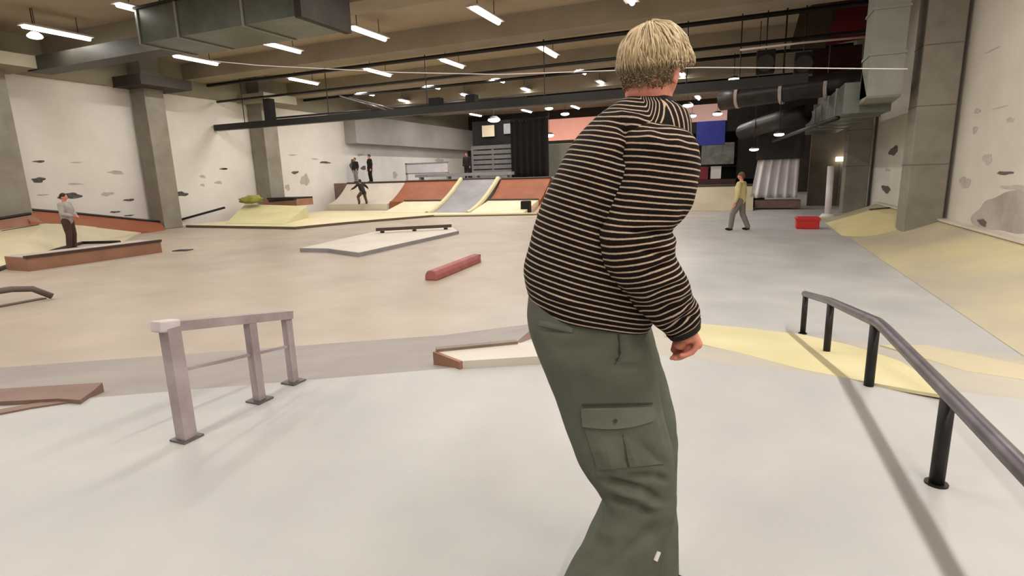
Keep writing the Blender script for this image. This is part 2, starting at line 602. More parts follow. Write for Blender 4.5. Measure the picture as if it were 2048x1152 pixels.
for i, (x, y, w, h, dk) in enumerate(marks_r):
    c = on_x(x, y, XR)
    l, r_ = on_x(x - w / 2, y, XR), on_x(x + w / 2, y, XR)
    tp, bt = on_x(x, y - h / 2, XR), on_x(x, y + h / 2, XR)
    spray_blob(wall_right, 'spray_mark', lambda u, v, d, c=c, e=(0.002 if dk != 2 else 0.0): (XR - 0.001 - e - d * 0.4, c[1] + u, c[2] + v), abs(r_[1] - l[1]),
               abs(tp[2] - bt[2]), (M_inkgrey, M_ink, M_fade)[dk if dk != 1 else 1] if dk != 1 else mat('spray_brown', (96, 90, 84), 0.8), 50 + i)

# ------------------------------------------------------------------ foreground deck with its banks
A = np.array((-1.95, 3.42))
sl = 0.624
Bp = np.array((-13.0, A[1] - (A[0] + 13.0) * -sl * -1))
Bp[1] = A[1] + (Bp[0] - A[0]) * sl
nrm = np.array((-0.53, 0.848))
BW = 2.45
A2, B2 = A + nrm * BW, Bp + nrm * BW
G, F_ = np.array((-1.65, 4.28)), np.array((XR, 3.75))
G2, F2 = np.array((-1.9, 6.75)), np.array((XR, 6.45))
t = thing('raised_skate_deck', 'pale grey raised skate deck under the skater, sloping down to the hall floor', 'skate deck', (0, 0, ZF))
P3 = lambda p, z: (float(p[0]), float(p[1]), z)
poly = [A, G, F_, np.array((XR, YN)), np.array((-13.0, YN)), Bp]
MB().prism([P3(p, 0.0) for p in poly], [P3(p, ZF) for p in poly]).build('deck_surface', M_deck, t)
MB().prism([P3(A, 0), P3(A2, ZF), P3(B2, ZF), P3(Bp, 0)], [P3(A, ZF - .1), P3(A2, ZF - .1), P3(B2, ZF - .1), P3(Bp, ZF - .1)]).build('side_bank', M_bankgrey, t)
MB().prism([P3(G, 0), P3(G2, ZF), P3(F2, ZF), P3(F_, 0)], [P3(G, ZF - .1), P3(G2, ZF - .1), P3(F2, ZF - .1), P3(F_, ZF - .1)]).build('front_bank', mat('front_bank_paint', (168, 163, 155), 0.5, scale=0.7, c2=(186, 179, 164)), t)
MB().prism([P3(A, 0), P3(A2, ZF), P3(G2, ZF), P3(G, 0)], [P3(A, ZF - .1), P3(A2, ZF - .1), P3(G2, ZF - .1), P3(G, ZF - .1)]).build('corner_bank', M_bankgrey, t)


# yellow painted strip lying on the front bank
def bank_z(y):
    return max(ZF, min(0.0, -(y - 4.0) / 2.6 * 0.45))


def on_bank(x, y):
    """pixel onto the sloping front bank"""
    d = ray(x, y)
    p1, p2, p3 = np.array(P3(G, 0)), np.array(P3(F_, 0)), np.array(P3(F2, ZF))
    n = np.cross(p2 - p1, p3 - p1)
    s = ((p1 - CAM) @ n) / (d @ n)
    return CAM + d * s


def paint_patch(name, pix, material, parent, fn, lift=0.004):
    pts = [fn(x, y) for x, y in pix]
    return MB().prism([p + np.array((0, 0, lift)) for p in pts], [p - np.array((0, 0, 0.02)) for p in pts]).build(name, material, parent)


paint_patch('yellow_strip', [(1330, 640), (1480, 655), (1600, 668), (1700, 690), (1800, 722), (1915, 795), (1840, 783), (1750, 767), (1600, 738), (1480, 706), (1330, 672)],
            M_yellow, t, on_bank, 0.0015)
paint_patch('yellow_strip', [(1760, 690), (1850, 690), (1960, 712), (2080, 738), (2080, 765), (1930, 742)], mat('faint_yellow_paint', (188, 177, 146), 0.5, scale=0.7, c2=(198, 187, 160)), t, on_bank, 0.0025)

# right wall bank: a concave yellow transition
t = thing('wall_bank', 'long low yellow and tan bank curving up to the right wall', 'skate ramp', (3.6, 14, ZF))
M_bankR = mat('tan_yellow_bank', (168, 160, 147), 0.5, scale=0.3, c2=(206, 194, 152))
xs = [2.55 + (XR - 0.02 - 2.55) * k / 12 for k in range(13)]
zs = [ZF + 0.004 + 0.52 * (k / 12.0) ** 1.7 for k in range(13)]
rows = [[(x, y, z) for x, z in zip(xs, zs)] for y in np.linspace(4.6, 23.5, 20)]
mb = MB()
mb.grid(rows)
mb.grid([[(x, y, ZF - 0.05) for x in xs] for y in np.linspace(4.6, 23.5, 20)])
n_ = 13
for j in range(19):          # close the wall side
    a, b = j * 13 + 12, (j + 1) * 13 + 12
    mb.f.append((a, b, b + 260, a + 260))
for k in range(12):          # close the two ends
    mb.f.append((k, k + 1, k + 261, k + 260))
    mb.f.append((19 * 13 + k, 19 * 13 + k + 1, 19 * 13 + k + 261, 19 * 13 + k + 260))
mb.build('bank_surface', M_bankR, t, smooth=False)
MB().box((4.3, 4.6, 0.03), (XR, 23.5, 0.075)).build('top_ledge', M_pale, t)
# yellow hump where the bank meets the column
base = [on_z(x, y, ZF) for x, y in ((1690, 463), (1745, 490), (1850, 500), (1905, 492))]
q = [(2.5, 20.8, ZF), (2.45, 17.0, ZF), (3.6, 15.6, ZF), (XR - .02, 15.6, ZF), (XR - .02, 22.6, ZF), (3.3, 22.6, ZF)]
tp = [(3.7, 20.4, 0.0), (3.7, 18.6, 0.02), (4.0, 17.9, 0.02), (XR - .02, 17.6, 0.02), (XR - .02, 21.2, 0.0), (3.9, 21.2, 0.0)]
MB().prism(tp, q).build('hump_surface', mat('hump_yellow', (206, 194, 138), 0.5, scale=0.8, c2=(220, 203, 158)), t)
MB().beam((3.62, 20.3, 0.02), (XR - .1, 21.2, 0.02), 0.05, 0.05).build('edge', M_ink, t)

# ------------------------------------------------------------------ rails
def rail_post(a, b, r, parent, material):
    return MB().tube([a, b], r, 14).build('post', material, parent, smooth=True)


M_post = mat('black_post_paint', (16, 13, 12), 0.5, scale=9, c2=(26, 22, 20))
M_railtop = mat('scuffed_rail', (84, 78, 82), 0.4, scale=5, c2=(112, 106, 110), metal=0.5)
t = thing('kinked_handrail', 'black kinked grind rail on round posts right of the skater', 'skate rail', (0.8, 3.4, 0))
rail = [(0.905, 1.0, 0.44), (0.85, 2.3, 0.44), (0.80, 3.9, 0.44), (0.74, 5.4, 0.235), (0.675, 6.82, 0.0)]
MB().tube([(0.905, 0.4, 0.44), rail[1], (0.81, 3.75, 0.44), rail[2], (0.79, 4.05, 0.42), rail[3], rail[4]], 0.033, 16).build('rail', M_railtop, t, smooth=True)
for (x, y, z0, z1) in ((0.90, 1.1, 0.0, 0.43), (0.85, 2.76, 0.0, 0.43), (0.80, 3.97, -0.02, 0.41), (0.74, 5.38, -0.27, 0.22), (0.68, 6.77, -0.45, 0.0)):
    p = rail_post((x, y, z0), (x, y, z1), 0.029, t, M_post)
    MB().tube([(x, y, z0), (x, y, z0 + 0.008)], 0.045, 14).build('foot_plate', M_post, p)

t = thing('square_grind_rail', 'worn lilac grey square grind rail with three posts on the deck edge', 'skate rail', (-2.85, 2.35, 0))
M_lrail = mat('worn_lilac_steel', (146, 132, 134), 0.5, scale=4, c2=(176, 164, 166), metal=0.2)
MB().beam((-2.83, 1.86, 0.665), (-2.9, 2.83, 0.49), 0.07, 0.055).build('rail', M_lrail, t)
for (x, y, z1, w) in ((-2.83, 1.92, 0.65, 0.075), (-2.87, 2.47, 0.55, 0.055), (-2.9, 2.8, 0.48, 0.05)):
    p = MB().box((x - w / 2, y - w / 2, 0), (x + w / 2, y + w / 2, z1)).build('post', M_lrail, t)
    MB().box((x - .06, y - .06, 0), (x + .06, y + .06, 0.012)).build('foot_plate', M_steel, p)
MB().beam((-2.83, 1.92, 0.40), (-2.9, 2.8, 0.27), 0.02, 0.018).build('cross_bar', M_lrail, t)
bevel(MB().beam((-2.828, 1.845, 0.672), (-2.838, 1.965, 0.654), 0.074, 0.06).build('highlight_cap', mat('rail_highlight', (196, 186, 188), 0.4), t), 0.008)  # pale block paints the bright highlight on the rail's near end

t = thing('low_dark_rail', 'low dark flat rail with a sloped end at the left picture edge', 'skate rail', (-11.0, 4.2, ZF))
MB().tube([(-11.2, 2.6, ZF + .26), (-11.0, 4.95, ZF + .26), (-10.92, 5.2, ZF + .22), (-10.85, 5.42, ZF + .05)], 0.05, 12).build('rail', mat('brown_steel', (92, 78, 72), 0.5), t, smooth=True)
for y in (2.8, 4.7):
    MB().tube([(-11.05, y, ZF), (-11.05, y, ZF + .26)], 0.035, 10).build('post', M_black, t)
MB().box((-11.12, 2.6, ZF), (-10.98, 5.4, ZF + 0.02)).build('base_bar', mat('brown_steel', (92, 78, 72), 0.5), t)

# ------------------------------------------------------------------ obstacles on the floor
a, b = on_z(862, 561, ZF), on_z(952, 524, ZF)
t = thing('parking_curb', 'dull red round-topped parking curb lying alone on the tan floor', 'curb', ((a + b) / 2))
d = (b - a) / np.linalg.norm(b - a)
s = np.cross(d, (0, 0, 1))
prof = [(-0.13, 0), (-0.12, 0.1), (-0.08, 0.17), (0, 0.19), (0.08, 0.17), (0.12, 0.1), (0.13, 0)]
mb = MB()
m_ = len(prof)
vs = [p + s * u + np.array((0, 0, v)) for p in (a, b) for u, v in prof]
fs = [(k, k + 1, m_ + k + 1, m_ + k) for k in range(m_ - 1)] + [tuple(range(m_ - 1, -1, -1)), tuple(range(m_, 2 * m_)), (0, m_, 2 * m_ - 1, m_ - 1)]
mb.add(vs, fs)
bevel(mb.build('curb_body', M_redcurb, t), 0.02)
MB().box((b - .07), (b + np.array((.07, .1, .16)))).build('end_block', mat('curb_end', (128, 70, 66), 0.6), t)

t = thing('manual_pad', 'low pale manual pad with grey edges in the middle of the floor', 'skate box', on_z(770, 490, ZF))
pad = [on_z(x, y, ZF) for x, y in ((600, 504), (655, 505), (718, 514), (918, 468), (900, 455), (745, 470))]
up = np.array((0, 0, 0.10))
MB().prism([p + up for p in pad], pad).build('pad_side', M_slate, t)
ctr = sum(pad) / len(pad)
MB().prism([ctr + (p - ctr) * 0.985 + up + (0, 0, .006) for p in pad], [ctr + (p - ctr) * 0.985 + up * 0.5 for p in pad]).build('pad_top', M_pale, t)
t = thing('flat_bar', 'dark brown flat bar standing on the pale manual pad', 'skate rail', on_z(828, 463, ZF + .1))
a, b = on_z(752, 463, ZF + .16), on_z(903, 455, ZF + .16)
MB().beam(a + (0, 0, .06), b + (0, 0, .06), 0.1, 0.1).build('bar', mat('dark_bar', (74, 58, 50), 0.6), t)
for f in (0.08, 0.5, 0.92):
    p = a + (b - a) * f
    MB().box((p[0] - .05, p[1] - .05, ZF + .1), (p[0] + .05, p[1] + .05, p[2])).build('foot', M_black, t)

t = thing('orange_ledge', 'brown orange skate ledge with a dark steel edge at the left', 'skate box', (-15.4, 8.7, ZF))
MB().box((-16.0, 7.2, ZF), (-15.12, 10.4, ZF + .32)).build('ledge_body', M_brown, t)
MB().box((-16.0, 7.2, ZF + .32), (-15.16, 10.4, ZF + .335)).build('ledge_top', M_lilac, t)
MB().box((-15.2, 7.18, ZF + .30), (-15.09, 10.42, ZF + .36)).build('steel_edge', mat('dark_edge', (66, 52, 44), 0.5), t)
o = MB().prism([(-15.0, 10.6, ZF + .02), (-14.6, 10.75, ZF + .02), (-14.7, 11.05, ZF + .02), (-15.1, 10.9, ZF + .02)],
               [(-15.0, 10.6, ZF), (-14.6, 10.75, ZF), (-14.7, 11.05, ZF), (-15.1, 10.9, ZF)]).build('ledge_shadow', M_black)  # thin black slab paints in the shadow beyond the ledge end
tag(o, 'small black slab painting in the shadow at the far end of the orange ledge', 'painted shadow')

# cream bank and orange wedge against the left wall
t = thing('cream_bank', 'cream and grey green bank ramp behind the orange ledge', 'skate ramp', (-20.5, 10.5, ZF))
front = [on_z(x, y, ZF) for x, y in ((-60, 562), (-20, 548), (110, 503), (165, 488), (240, 486))]
back = [on_x(x, y, -22.2) for x, y in ((-60, 470), (-20, 462), (90, 446), (165, 451), (282, 464))]
mb = MB()
mb.grid([front, back])
mb.grid([[p * (1, 1, 0) + (0, 0, ZF - .05) for p in front], [p * (1, 1, 0) + (0, 0, ZF - .05) for p in back]])
n_ = 5
for k in range(4):
    mb.f.append((k, k + 1, 10 + k + 1, 10 + k))
    mb.f.append((5 + k, 5 + k + 1, 15 + k + 1, 15 + k))
mb.f.append((0, 5, 15, 10))
mb.f.append((4, 9, 19, 14))
mb.build('bank_surface', mat('cream_green_ply', (182, 176, 150), 0.5, scale=0.35, c2=(216, 202, 168)), t)
MB().tube([p + (0, 0, .03) for p in front], 0.06, 8).build('bottom_edge', M_black, t)
bvh_b = BVHTree.FromPolygons([Vector(q) for q in mb.v], mb.f)
for (a, b) in (((4, 465), (78, 452)), ((4, 490), (92, 473))):
    hit = []
    for f in (0, 0.25, 0.5, 0.75, 1):
        d = ray(a[0] + (b[0] - a[0]) * f, a[1] + (b[1] - a[1]) * f)
        h_ = bvh_b.ray_cast(Vector(CAM), Vector(d).normalized())[0]
        if h_ is not None:
            hit.append(np.array(h_) + (0, 0, .02))
    if len(hit) > 1:
        MB().tube(hit, 0.045, 8).build('coping', mat('dark_edge', (66, 52, 44), 0.5), t)
t = thing('orange_wedge', 'orange wedge ramp with black coping sloping down along the left wall', 'skate ramp', (-23.2, 13.5, ZF))
topl = [on_x(x, y, -23.3) for x, y in ((40, 419), (150, 428), (322, 445))]
botl = [on_x(x, y, -22.15) for x, y in ((60, 444), (165, 453), (335, 466))]
mb = MB()
mb.grid([topl, botl])
mb.grid([[p * (1, 1, 0) + (-.6, 0, ZF - .05) for p in topl], [p * (1, 1, 0) + (0, 0, ZF - .05) for p in botl]])
for k in range(2):
    mb.f += [(k, k + 1, 6 + k + 1, 6 + k), (3 + k, 4 + k, 10 + k, 9 + k)]
mb.f += [(0, 3, 9, 6), (2, 5, 11, 8)]
mb.build('wedge_face', M_orange, t)
MB().tube([p + (0, 0, .02) for p in topl], 0.055, 8).build('coping', M_black, t)
t = thing('orange_side_ramp', 'short orange ramp with black coping at the left picture edge', 'skate ramp', (-22.6, 10, ZF))
a, b = on_x(-60, 449, -22.6), on_x(62, 429, -22.6)
a2, b2 = on_x(-60, 470, -22.1), on_x(90, 447, -22.1)
MB().prism([a, b, b2, a2], [(p[0] - (.5 if i < 2 else 0), p[1], ZF - .05) for i, p in enumerate((a, b, b2, a2))]).build('ramp_face', M_brown, t)
MB().tube([a + (0, 0, .03), b + (0, 0, .03)], 0.05, 8).build('coping', M_black, t)

# brown curbs at the deck edge
t = thing('wooden_curb', 'dark brown wooden curb frame at the left end of the deck edge', 'curb', on_z(100, 790, 0))
for nm, pix, z in (('back_board', [(-60, 781), (205, 765), (188, 780), (160, 800), (118, 797), (-60, 806)], 0.03), ('front_board', [(-60, 838), (-60, 829), (118, 797), (160, 800), (60, 815)], 0.012)):
    pts = [on_z(x, y, z) for x, y in pix]
    MB().prism(pts, [p * (1, 1, 0) + (0, 0, -0.12) for p in pts]).build(nm, M_brownd, t)
t = thing('corner_ledge', 'low cream ledge with a brown end face at the deck corner left of the skater', 'skate box', on_z(980, 715, 0))
top = [on_z(x, y, 0.06) for x, y in ((872, 702), (1034, 686), (1180, 676), (1180, 706), (925, 722))]
M_ctop = mat('cream_top', (190, 182, 170), 0.5, scale=0.9, c2=(200, 193, 182))
MB().prism(top, [p * (1, 1, 0) + (0, 0, -0.02) for p in top]).build('ledge_body', M_ctop, t)
e0, e1 = top[0], top[4]
dn = np.cross((e1 - e0) / np.linalg.norm(e1 - e0), (0, 0, 1))
dn = dn if dn[0] < 0 else -dn
dn = dn * 0.03
MB().prism([e0, e1, e1 + dn, e0 + dn], [p * (1, 1, 0) + (0, 0, -0.1) for p in (e0, e1, e1 + dn, e0 + dn)]).build('end_face', M_brown, t)
MB().beam(top[0] + (0, 0, .008), top[1] + (0, 0, .008), 0.06, 0.03).build('steel_edge', mat('tan_steel', (120, 106, 94), 0.5), t)
wq = (at(1028, 688, 4.6), at(1066, 656, 4.9), at(1120, 640, 5.1), at(1120, 684, 4.7))
MB().prism(wq, [p * (1, 1, 0) + (0, 0, -.2) for p in wq]).build('side_wedge', M_brownd, t)

# ------------------------------------------------------------------ far ramps
t = thing('low_cream_platform', 'wide low cream platform with a dark rim in front of the far ramps', 'skate ramp', (-17, 22, ZF))
e = [on_z(x, y, ZF) for x, y in ((372, 455), (480, 457), (590, 459), (700, 448), (868, 434))] + [np.array((-8.8, 24.1, ZF)), np.array((-8.8, 24.25, ZF)), np.array((-17.7, 24.25, ZF)), np.array((-17.7, 26.15, ZF)), np.array((-22.9, 26.15, ZF))]
MB().prism([p + (0, 0, .1) for p in e], e).build('rim', mat('rim_dark', (96, 84, 66), 0.6), t)
c0 = sum(e) / len(e)
MB().prism([c0 + (p - c0) * .992 + (0, 0, .106) for p in e], [c0 + (p - c0) * .992 + (0, 0, .05) for p in e]).build('platform_top', mat('cream_olive', (206, 196, 152), 0.5, scale=0.25, c2=(226, 212, 180)), t)
t = thing('olive_bank', 'olive yellow bank block beside the third left column', 'skate ramp', (-21, 19, ZF))
q = [on_z(x, y, ZF) for x, y in ((452, 452), (592, 454))]
ba = [(-23.4, 20.8, 0.35), (-19.6, 21.0, 0.22)]
MB().prism([tuple(q[0] + (0, 0, .12)), tuple(q[1] + (-.6, 0, .12)), ba[1], ba[0]], [tuple(q[0]), tuple(q[1] + (-.6, 0, 0)), (-19.6, 21.0, ZF), (-23.4, 20.8, ZF)]).build('bank_face', M_olive, t)
b = MB().beam(on_y(540, 402, 21.5), on_y(590, 398, 21.5), 0.2, 0.12).build('black_edge', M_black, t)
t = thing('brown_block', 'small brown box with black edge above the olive bank', 'skate box', on_y(560, 410, 22.0))
a, b = on_y(528, 412, 22), on_y(592, 398, 22)
MB().box((a[0], 22, a[2]), (b[0], 23.2, b[2])).build('box_body', M_brown, t)
MB().box((a[0] + .3, 21.96, b[2]), (b[0], 23.2, b[2] + .08)).build('box_edge', M_black, t)
c = on_y(503, 401, 20.4)
o = MB().ball(c, (0.62, 0.4, 0.2), nu=20, nv=10, fn=lambda d, p: p * (1 + 0.45 * noise.noise(Vector(d) * 1.9) + 0.2 * noise.noise(Vector(d) * 5)) * (1, 1, 1.25 if d[2] > 0 else 0.7)).build('green_bag', mat('green_cloth', (124, 122, 48), 0.8, scale=3, c2=(158, 156, 78)), smooth=True)
tag(o, 'crumpled green and yellow bag lying on the olive bank', 'bag')
o = MB().beam(on_y(352, 442, 17.5), on_y(450, 415, 19.0), 0.1, 0.1).build('black_slope_rail', M_black)
tag(o, 'black sloping rail on the white wall beside the second column', 'skate rail')
o = MB().ball(on_z(443, 430, ZF + .1), (.3, .3, .2)).build('grey_stone', M_slate, smooth=True)
bpy.data.objects.remove(o)


def quarter(name, label, x0, x1, material, ylo, yhi, zlo, zhi, edge=None, steps=8, sides=None, power=1.8, skew=0.0):
    """curved quarter pipe between x0 and x1, rising away from the viewer"""
    t = thing(name, label, 'skate ramp', ((x0 + x1) / 2, ylo, ZF))
    ys = [ylo + (yhi - ylo) * k / steps for k in range(steps + 1)]
    zs = [zlo + (zhi - zlo) * (k / steps) ** power for k in range(steps + 1)]
    mb = MB()
    L = [(x0 + skew * (1 - (k / steps)), y, z) for k, (y, z) in enumerate(zip(ys, zs))]
    R = [(x1, y, z) for y, z in zip(ys, zs)]
    n = len(L)
    base = [(x0 + skew, ylo, ZF), (x1, ylo, ZF), (x1, yhi, ZF), (x0, yhi, ZF)]
    mb.add(L + R + base, [(k, n + k, n + k + 1, k + 1) for k in range(n - 1)])
    b0 = 2 * n
    mb.f += [tuple(list(range(n)) + [b0 + 3, b0]), tuple(list(range(2 * n - 1, n - 1, -1)) + [b0 + 1, b0 + 2]), (n - 1, 2 * n - 1, b0 + 2, b0 + 3), (0, b0, b0 + 1, n), (b0, b0 + 3, b0 + 2, b0 + 1)]
    mb.build('transition', material, t)
    MB().tube([(x0, yhi, zhi + .02), (x1, yhi, zhi + .02)], 0.06, 8).build('coping', edge or mat('dark_edge', (66, 52, 44), 0.5), t)
    if sides:
        for x in (x0, x1):
            MB().tube([(x, y, z + .02) for y, z in zip(ys, zs)], 0.13, 8).build('side_strip', sides, t)
    return t


quarter('pale_quarter_pipe', 'pale grey quarter pipe left of the large orange one', -22.9, -18.65, M_pale, 26.2, 28.2, 0.02, 1.18)
quarter('orange_quarter_pipe', 'orange quarter pipe left of the grey roll-in', -18.6, -15.0, M_orange, 26.4, 28.2, 0.12, 1.2, skew=-1.2 * 0 + 0.0, power=1.3)
quarter('grey_roll_in', 'slate grey roll-in with yellow edges between the orange ramps', -14.9, -12.6, M_slate, 24.3, 28.2, -0.4, 1.24, sides=M_yellow, power=1.5)
quarter('orange_quarter_pipe', 'orange quarter pipe right of the grey roll-in', -12.4, -9.55, M_orange, 26.4, 28.2, 0.12, 1.2, power=1.3)
quarter('cream_bank_strip', 'cream bank strip in front of the left orange quarter pipe', -17.6, -15.05, M_cream, 24.3, 26.4, -0.34, 0.14, power=1.0)
quarter('cream_bank_strip', 'cream bank strip in front of the right orange quarter pipe', -12.4, -9.6, M_cream, 24.3, 26.4, -0.34, 0.14, power=1.0)
quarter('pale_spine_ramp', 'pale ramp with brown top right of the orange ramps', -9.5, -8.0, mat('salmon_ply', (198, 160, 136), 0.5), 25.2, 27.6, -0.4, 0.75)
quarter('tan_quarter_pipe', 'tan and yellow quarter pipe right of the skater, before the black bar', -7.9, 0.35, mat('tan_ply', (176, 164, 140), 0.5, scale=0.5, c2=(200, 188, 160)), 26.4, 28.0, -0.42, 0.62)
c = on_y(1052, 412, 25.0)
o = bevel(MB().box((c[0] - .22, 24.8, ZF), (c[0] + .22, 25.2, c[2] + .25)).build('black_bin', M_blackmatt), 0.05)
tag(o, 'small black bin beside the right cream bank strip', 'bin')
t = thing('ramp_platform', 'brown raised platform behind the far quarter pipes', 'skate deck', (-16, 31, ZF))
MB().box((XL + .02, 28.25, ZF), (-8.6, 40, 1.19)).build('platform_body', M_brownd, t)
MB().box((XL + .02, 28.25, 1.19), (-8.6, 40, 1.22)).build('platform_top', M_slate, t)


def panel(name, label, cat, x0, y0, x1, y1, Y, depth, material, parts=None):
    """box whose front face covers the pixel rectangle at depth Y"""
    a, b = on_y(x0, y1, Y), on_y(x1, y0, Y)
    zb = a[2]
    t = thing(name, label, cat, ((a[0] + b[0]) / 2, Y, zb))
    bevel(MB().box((a[0], Y, zb), (b[0], Y + depth, b[2])).build('panel', material, t), 0.02)
    return t, a, b


# things on the far platform
t = thing('white_barrier', 'white framed barrier on the far platform left of the grey fence', 'barrier', on_y(850, 352, 33))
a, b = on_y(812, 357, 33), on_y(896, 323, 33)
for x in (a[0], b[0] - .05):
    MB().box((x, 33, 1.22), (x + .12, 33.1, b[2])).build('upright', M_lilac, t)
for z in (b[2] - .08, b[2] - .75):
    MB().box((a[0], 33, z), (b[0], 33.08, z + .07)).build('rail', M_slate, t)
MB().box((a[0] + .12, 33.03, b[2] - .68), (b[0] - .05, 33.06, b[2] - .08)).build('board', M_white, t)
t = thing('grey_bench', 'long low grey bench along the far platform edge', 'bench', on_y(930, 352, 30))
a, b = on_y(830, 358, 30), on_y(1022, 343, 30)
MB().box((a[0], 30, b[2] - .18), (b[0], 30.5, b[2])).build('seat', M_grey, t)
for f in (0.05, 0.35, 0.65, 0.95):
    x = a[0] + (b[0] - a[0]) * f
    MB().box((x - .06, 30.05, 1.22), (x + .06, 30.45, b[2] - .18)).build('leg', M_slate, t)
t = thing('grey_mesh_fence', 'grey slatted fence in front of the black curtain', 'fence', on_y(985, 355, 35))
a, b = on_y(945, 352, 35), on_y(1026, 293, 35)
for k in range(7):
    z = 1.22 + (b[2] - 1.3) * k / 6.0
    MB().box((a[0], 35, z), (b[0], 35.05, z + .24)).build('slat', M_grey, t)
for f in (0, .5, 1):
    x = a[0] + (b[0] - a[0]) * f
    MB().box((x - .05, 35.05, 1.22), (x + .05, 35.15, b[2] + .05)).build('post', M_slate, t)


def curtain(name, label, x0, y0, x1, y1, Y, material, folds, amp=0.12, skew=0.0):
    a, b = on_y(x0, y1, Y), on_y(x1, y0, Y)
    if name == 'black_curtain':
        a[2] = 1.23
    t = thing(name, label, 'curtain', ((a[0] + b[0]) / 2, Y, a[2]))
    n = folds * 8
    rowsf, rowsb = [], []
    for j in range(9):
        v = j / 8.0
        z = a[2] + (b[2] - a[2]) * v
        r1, r2 = [], []
        for k in range(n + 1):
            u = k / n
            x = a[0] + (b[0] - a[0]) * u + skew * (1 - v) * (1 - u)
            y = Y + amp * math.sin(u * folds * 2 * math.pi) * (1.2 - 0.5 * v)
            zz = z - skew * 0.0
            r1.append((x, y, zz))
            r2.append((x, y + .03, zz))
        rowsf.append(r1)
        rowsb.append(r2)
    mb = MB()
    mb.grid(rowsf)
    mb.grid(rowsb)
    N = (n + 1)
    tot = N * 9
    for j in range(8):
        mb.f += [(j * N, (j + 1) * N, (j + 1) * N + tot, j * N + tot), (j * N + n, (j + 1) * N + n, (j + 1) * N + n + tot, j * N + n + tot)]
    for k in range(n):
        mb.f += [(k, k + 1, k + 1 + tot, k + tot), (8 * N + k, 8 * N + k + 1, 8 * N + k + 1 + tot, 8 * N + k + tot)]
    mb.build('cloth', material, t, smooth=True)
    MB().tube([(a[0], Y, b[2] + .05), (b[0], Y, b[2] + .05)], 0.04, 8).build('rod', M_black, t)
    return t


curtain('black_curtain', 'tall black curtain left of the skater at the far end', 1024, 236, 1096, 376, 34, M_blackmatt, 6)
o = panel('black_wall_panel', 'black overhead panel above the grey slatted fence', 'panel', 946, 238, 1030, 297, 38, 0.3, M_blackmatt)
for k, (x0, y0, x1, y1) in enumerate(((965, 250, 988, 274), (1008, 246, 1034, 268))):
    a, b = on_y(x0, y1, 37.9), on_y(x1, y0, 37.9)
    o = MB().box((a[0], 37.86, a[2]), (b[0], 37.95, b[2])).build('pale_poster', (M_cream, M_grey)[k])
    tag(o, ('cream', 'grey')[k] + ' poster on the black overhead panel', 'poster')
panel('pink_glow_panel', 'backlit salmon pink wall panel beyond the skater\'s left shoulder', 'panel', 1076, 232, 1200, 283, 46.8, 0.19, M_pink_glow)  # self-glowing panel stands in for pink light on the far wall
panel('pink_glow_panel', 'self-glowing pale pink panel standing in for pink light above the blue panel right of the skater', 'panel', 1330, 205, 1460, 250, 46.8, 0.19, M_pale_glow)
panel('grey_green_partition', 'grey green partition wall between black curtain and skater', 'panel', 1086, 283, 1200, 356, 36, 0.2, mat('grey_green', (142, 140, 124), 0.8))
panel('far_white_panel', 'white board leaning behind the skater at the far end', 'panel', 1200, 250, 1330, 372, 40, 0.2, M_grey)

# black bar right of the skater
t = thing('black_bar_kiosk', 'black bar kiosk with dark shelves right of the skater', 'kiosk', (-0.9, 29, ZF))
a, b = on_y(1380, 370, 29), on_y(1520, 238, 29)
c0, c1 = on_y(1454, 238, 28.6), on_y(1524, 196, 28.6)
MB().box((c0[0], 28.6, c0[2] - .2), (c1[0], 30.2, c1[2])).build('tower', M_blackmatt, t)
KTOP = a[2] + .25
MB().box((a[0] - .3, 29.9, ZF), (b[0] + .4, 30.2, b[2])).build('back_panel', M_blackmatt, t)
MB().box((a[0] - .3, 28.6, ZF), (b[0], 29.0, a[2] + .25)).build('counter', mat('dark_red_brown', (62, 34, 32), 0.7), t)
MB().box((a[0] - .3, 28.5, b[2] - .5), (b[0] + .4, 29.9, b[2])).build('canopy', M_blackmatt, t)
for z in (1.5, 2.0):
    MB().box((a[0], 29.6, z), (b[0], 29.9, z + .05)).build('shelf', M_dark, t)
MB().box((b[0] - .9, 28.6, ZF), (b[0] + .4, 29.9, b[2] - .5)).build('side_wall', M_blackmatt, t)
panel('blue_banner', 'deep blue banner on the black bar beside the skater\'s shoulder', 'banner', 1392, 240, 1452, 292, 28.44, 0.06, M_blue)
panel('grey_menu_board', 'grey menu board under the blue banner', 'board', 1402, 284, 1470, 330, 28.45, 0.05, mat('menu_grey', (112, 112, 106), 0.7, scale=3, c2=(72, 70, 68)))
t = thing('white_sign', 'small white sign on the dark red bar counter', 'sign', (-1.35, 28.8, KTOP))
bevel(MB().box((-1.6, 28.75, KTOP + .03), (-1.12, 28.79, KTOP + .62)).build('board', M_white, t), 0.01)
MB().box((-1.5, 28.68, KTOP), (-1.22, 28.86, KTOP + .03)).build('foot', M_black, t)
t = thing('red_crate', 'dark red crate left of the small white sign', 'crate', (-2.0, 28.8, KTOP))
bevel(MB().box((-2.25, 28.62, KTOP), (-1.7, 28.98, KTOP + .6)).build('crate_body', mat('dark_crate', (110, 24, 34), 0.6), t), 0.02)
MB().box((-2.27, 28.6, KTOP + .52), (-1.68, 29.0, KTOP + .57)).build('rim', mat('dark_crate', (110, 24, 34), 0.6), t)
curtain('white_curtain', 'pleated white curtain hanging right of the black bar', 1512, 312, 1600, 396, 27.5, M_white, 5, 0.14, skew=-0.25)
panel('dark_canopy', 'dark canopy above the white curtain', 'canopy', 1512, 268, 1612, 320, 27.2, 1.0, M_black)
panel('dark_plinth', 'dark brown plinth under the white curtain', 'plinth', 1508, 400, 1602, 416, 27.5, 0.8, M_brownd)
a, b = on_z(1592, 458, ZF), on_z(1638, 458, ZF)
h = on_y(1610, 435, a[1])[2]
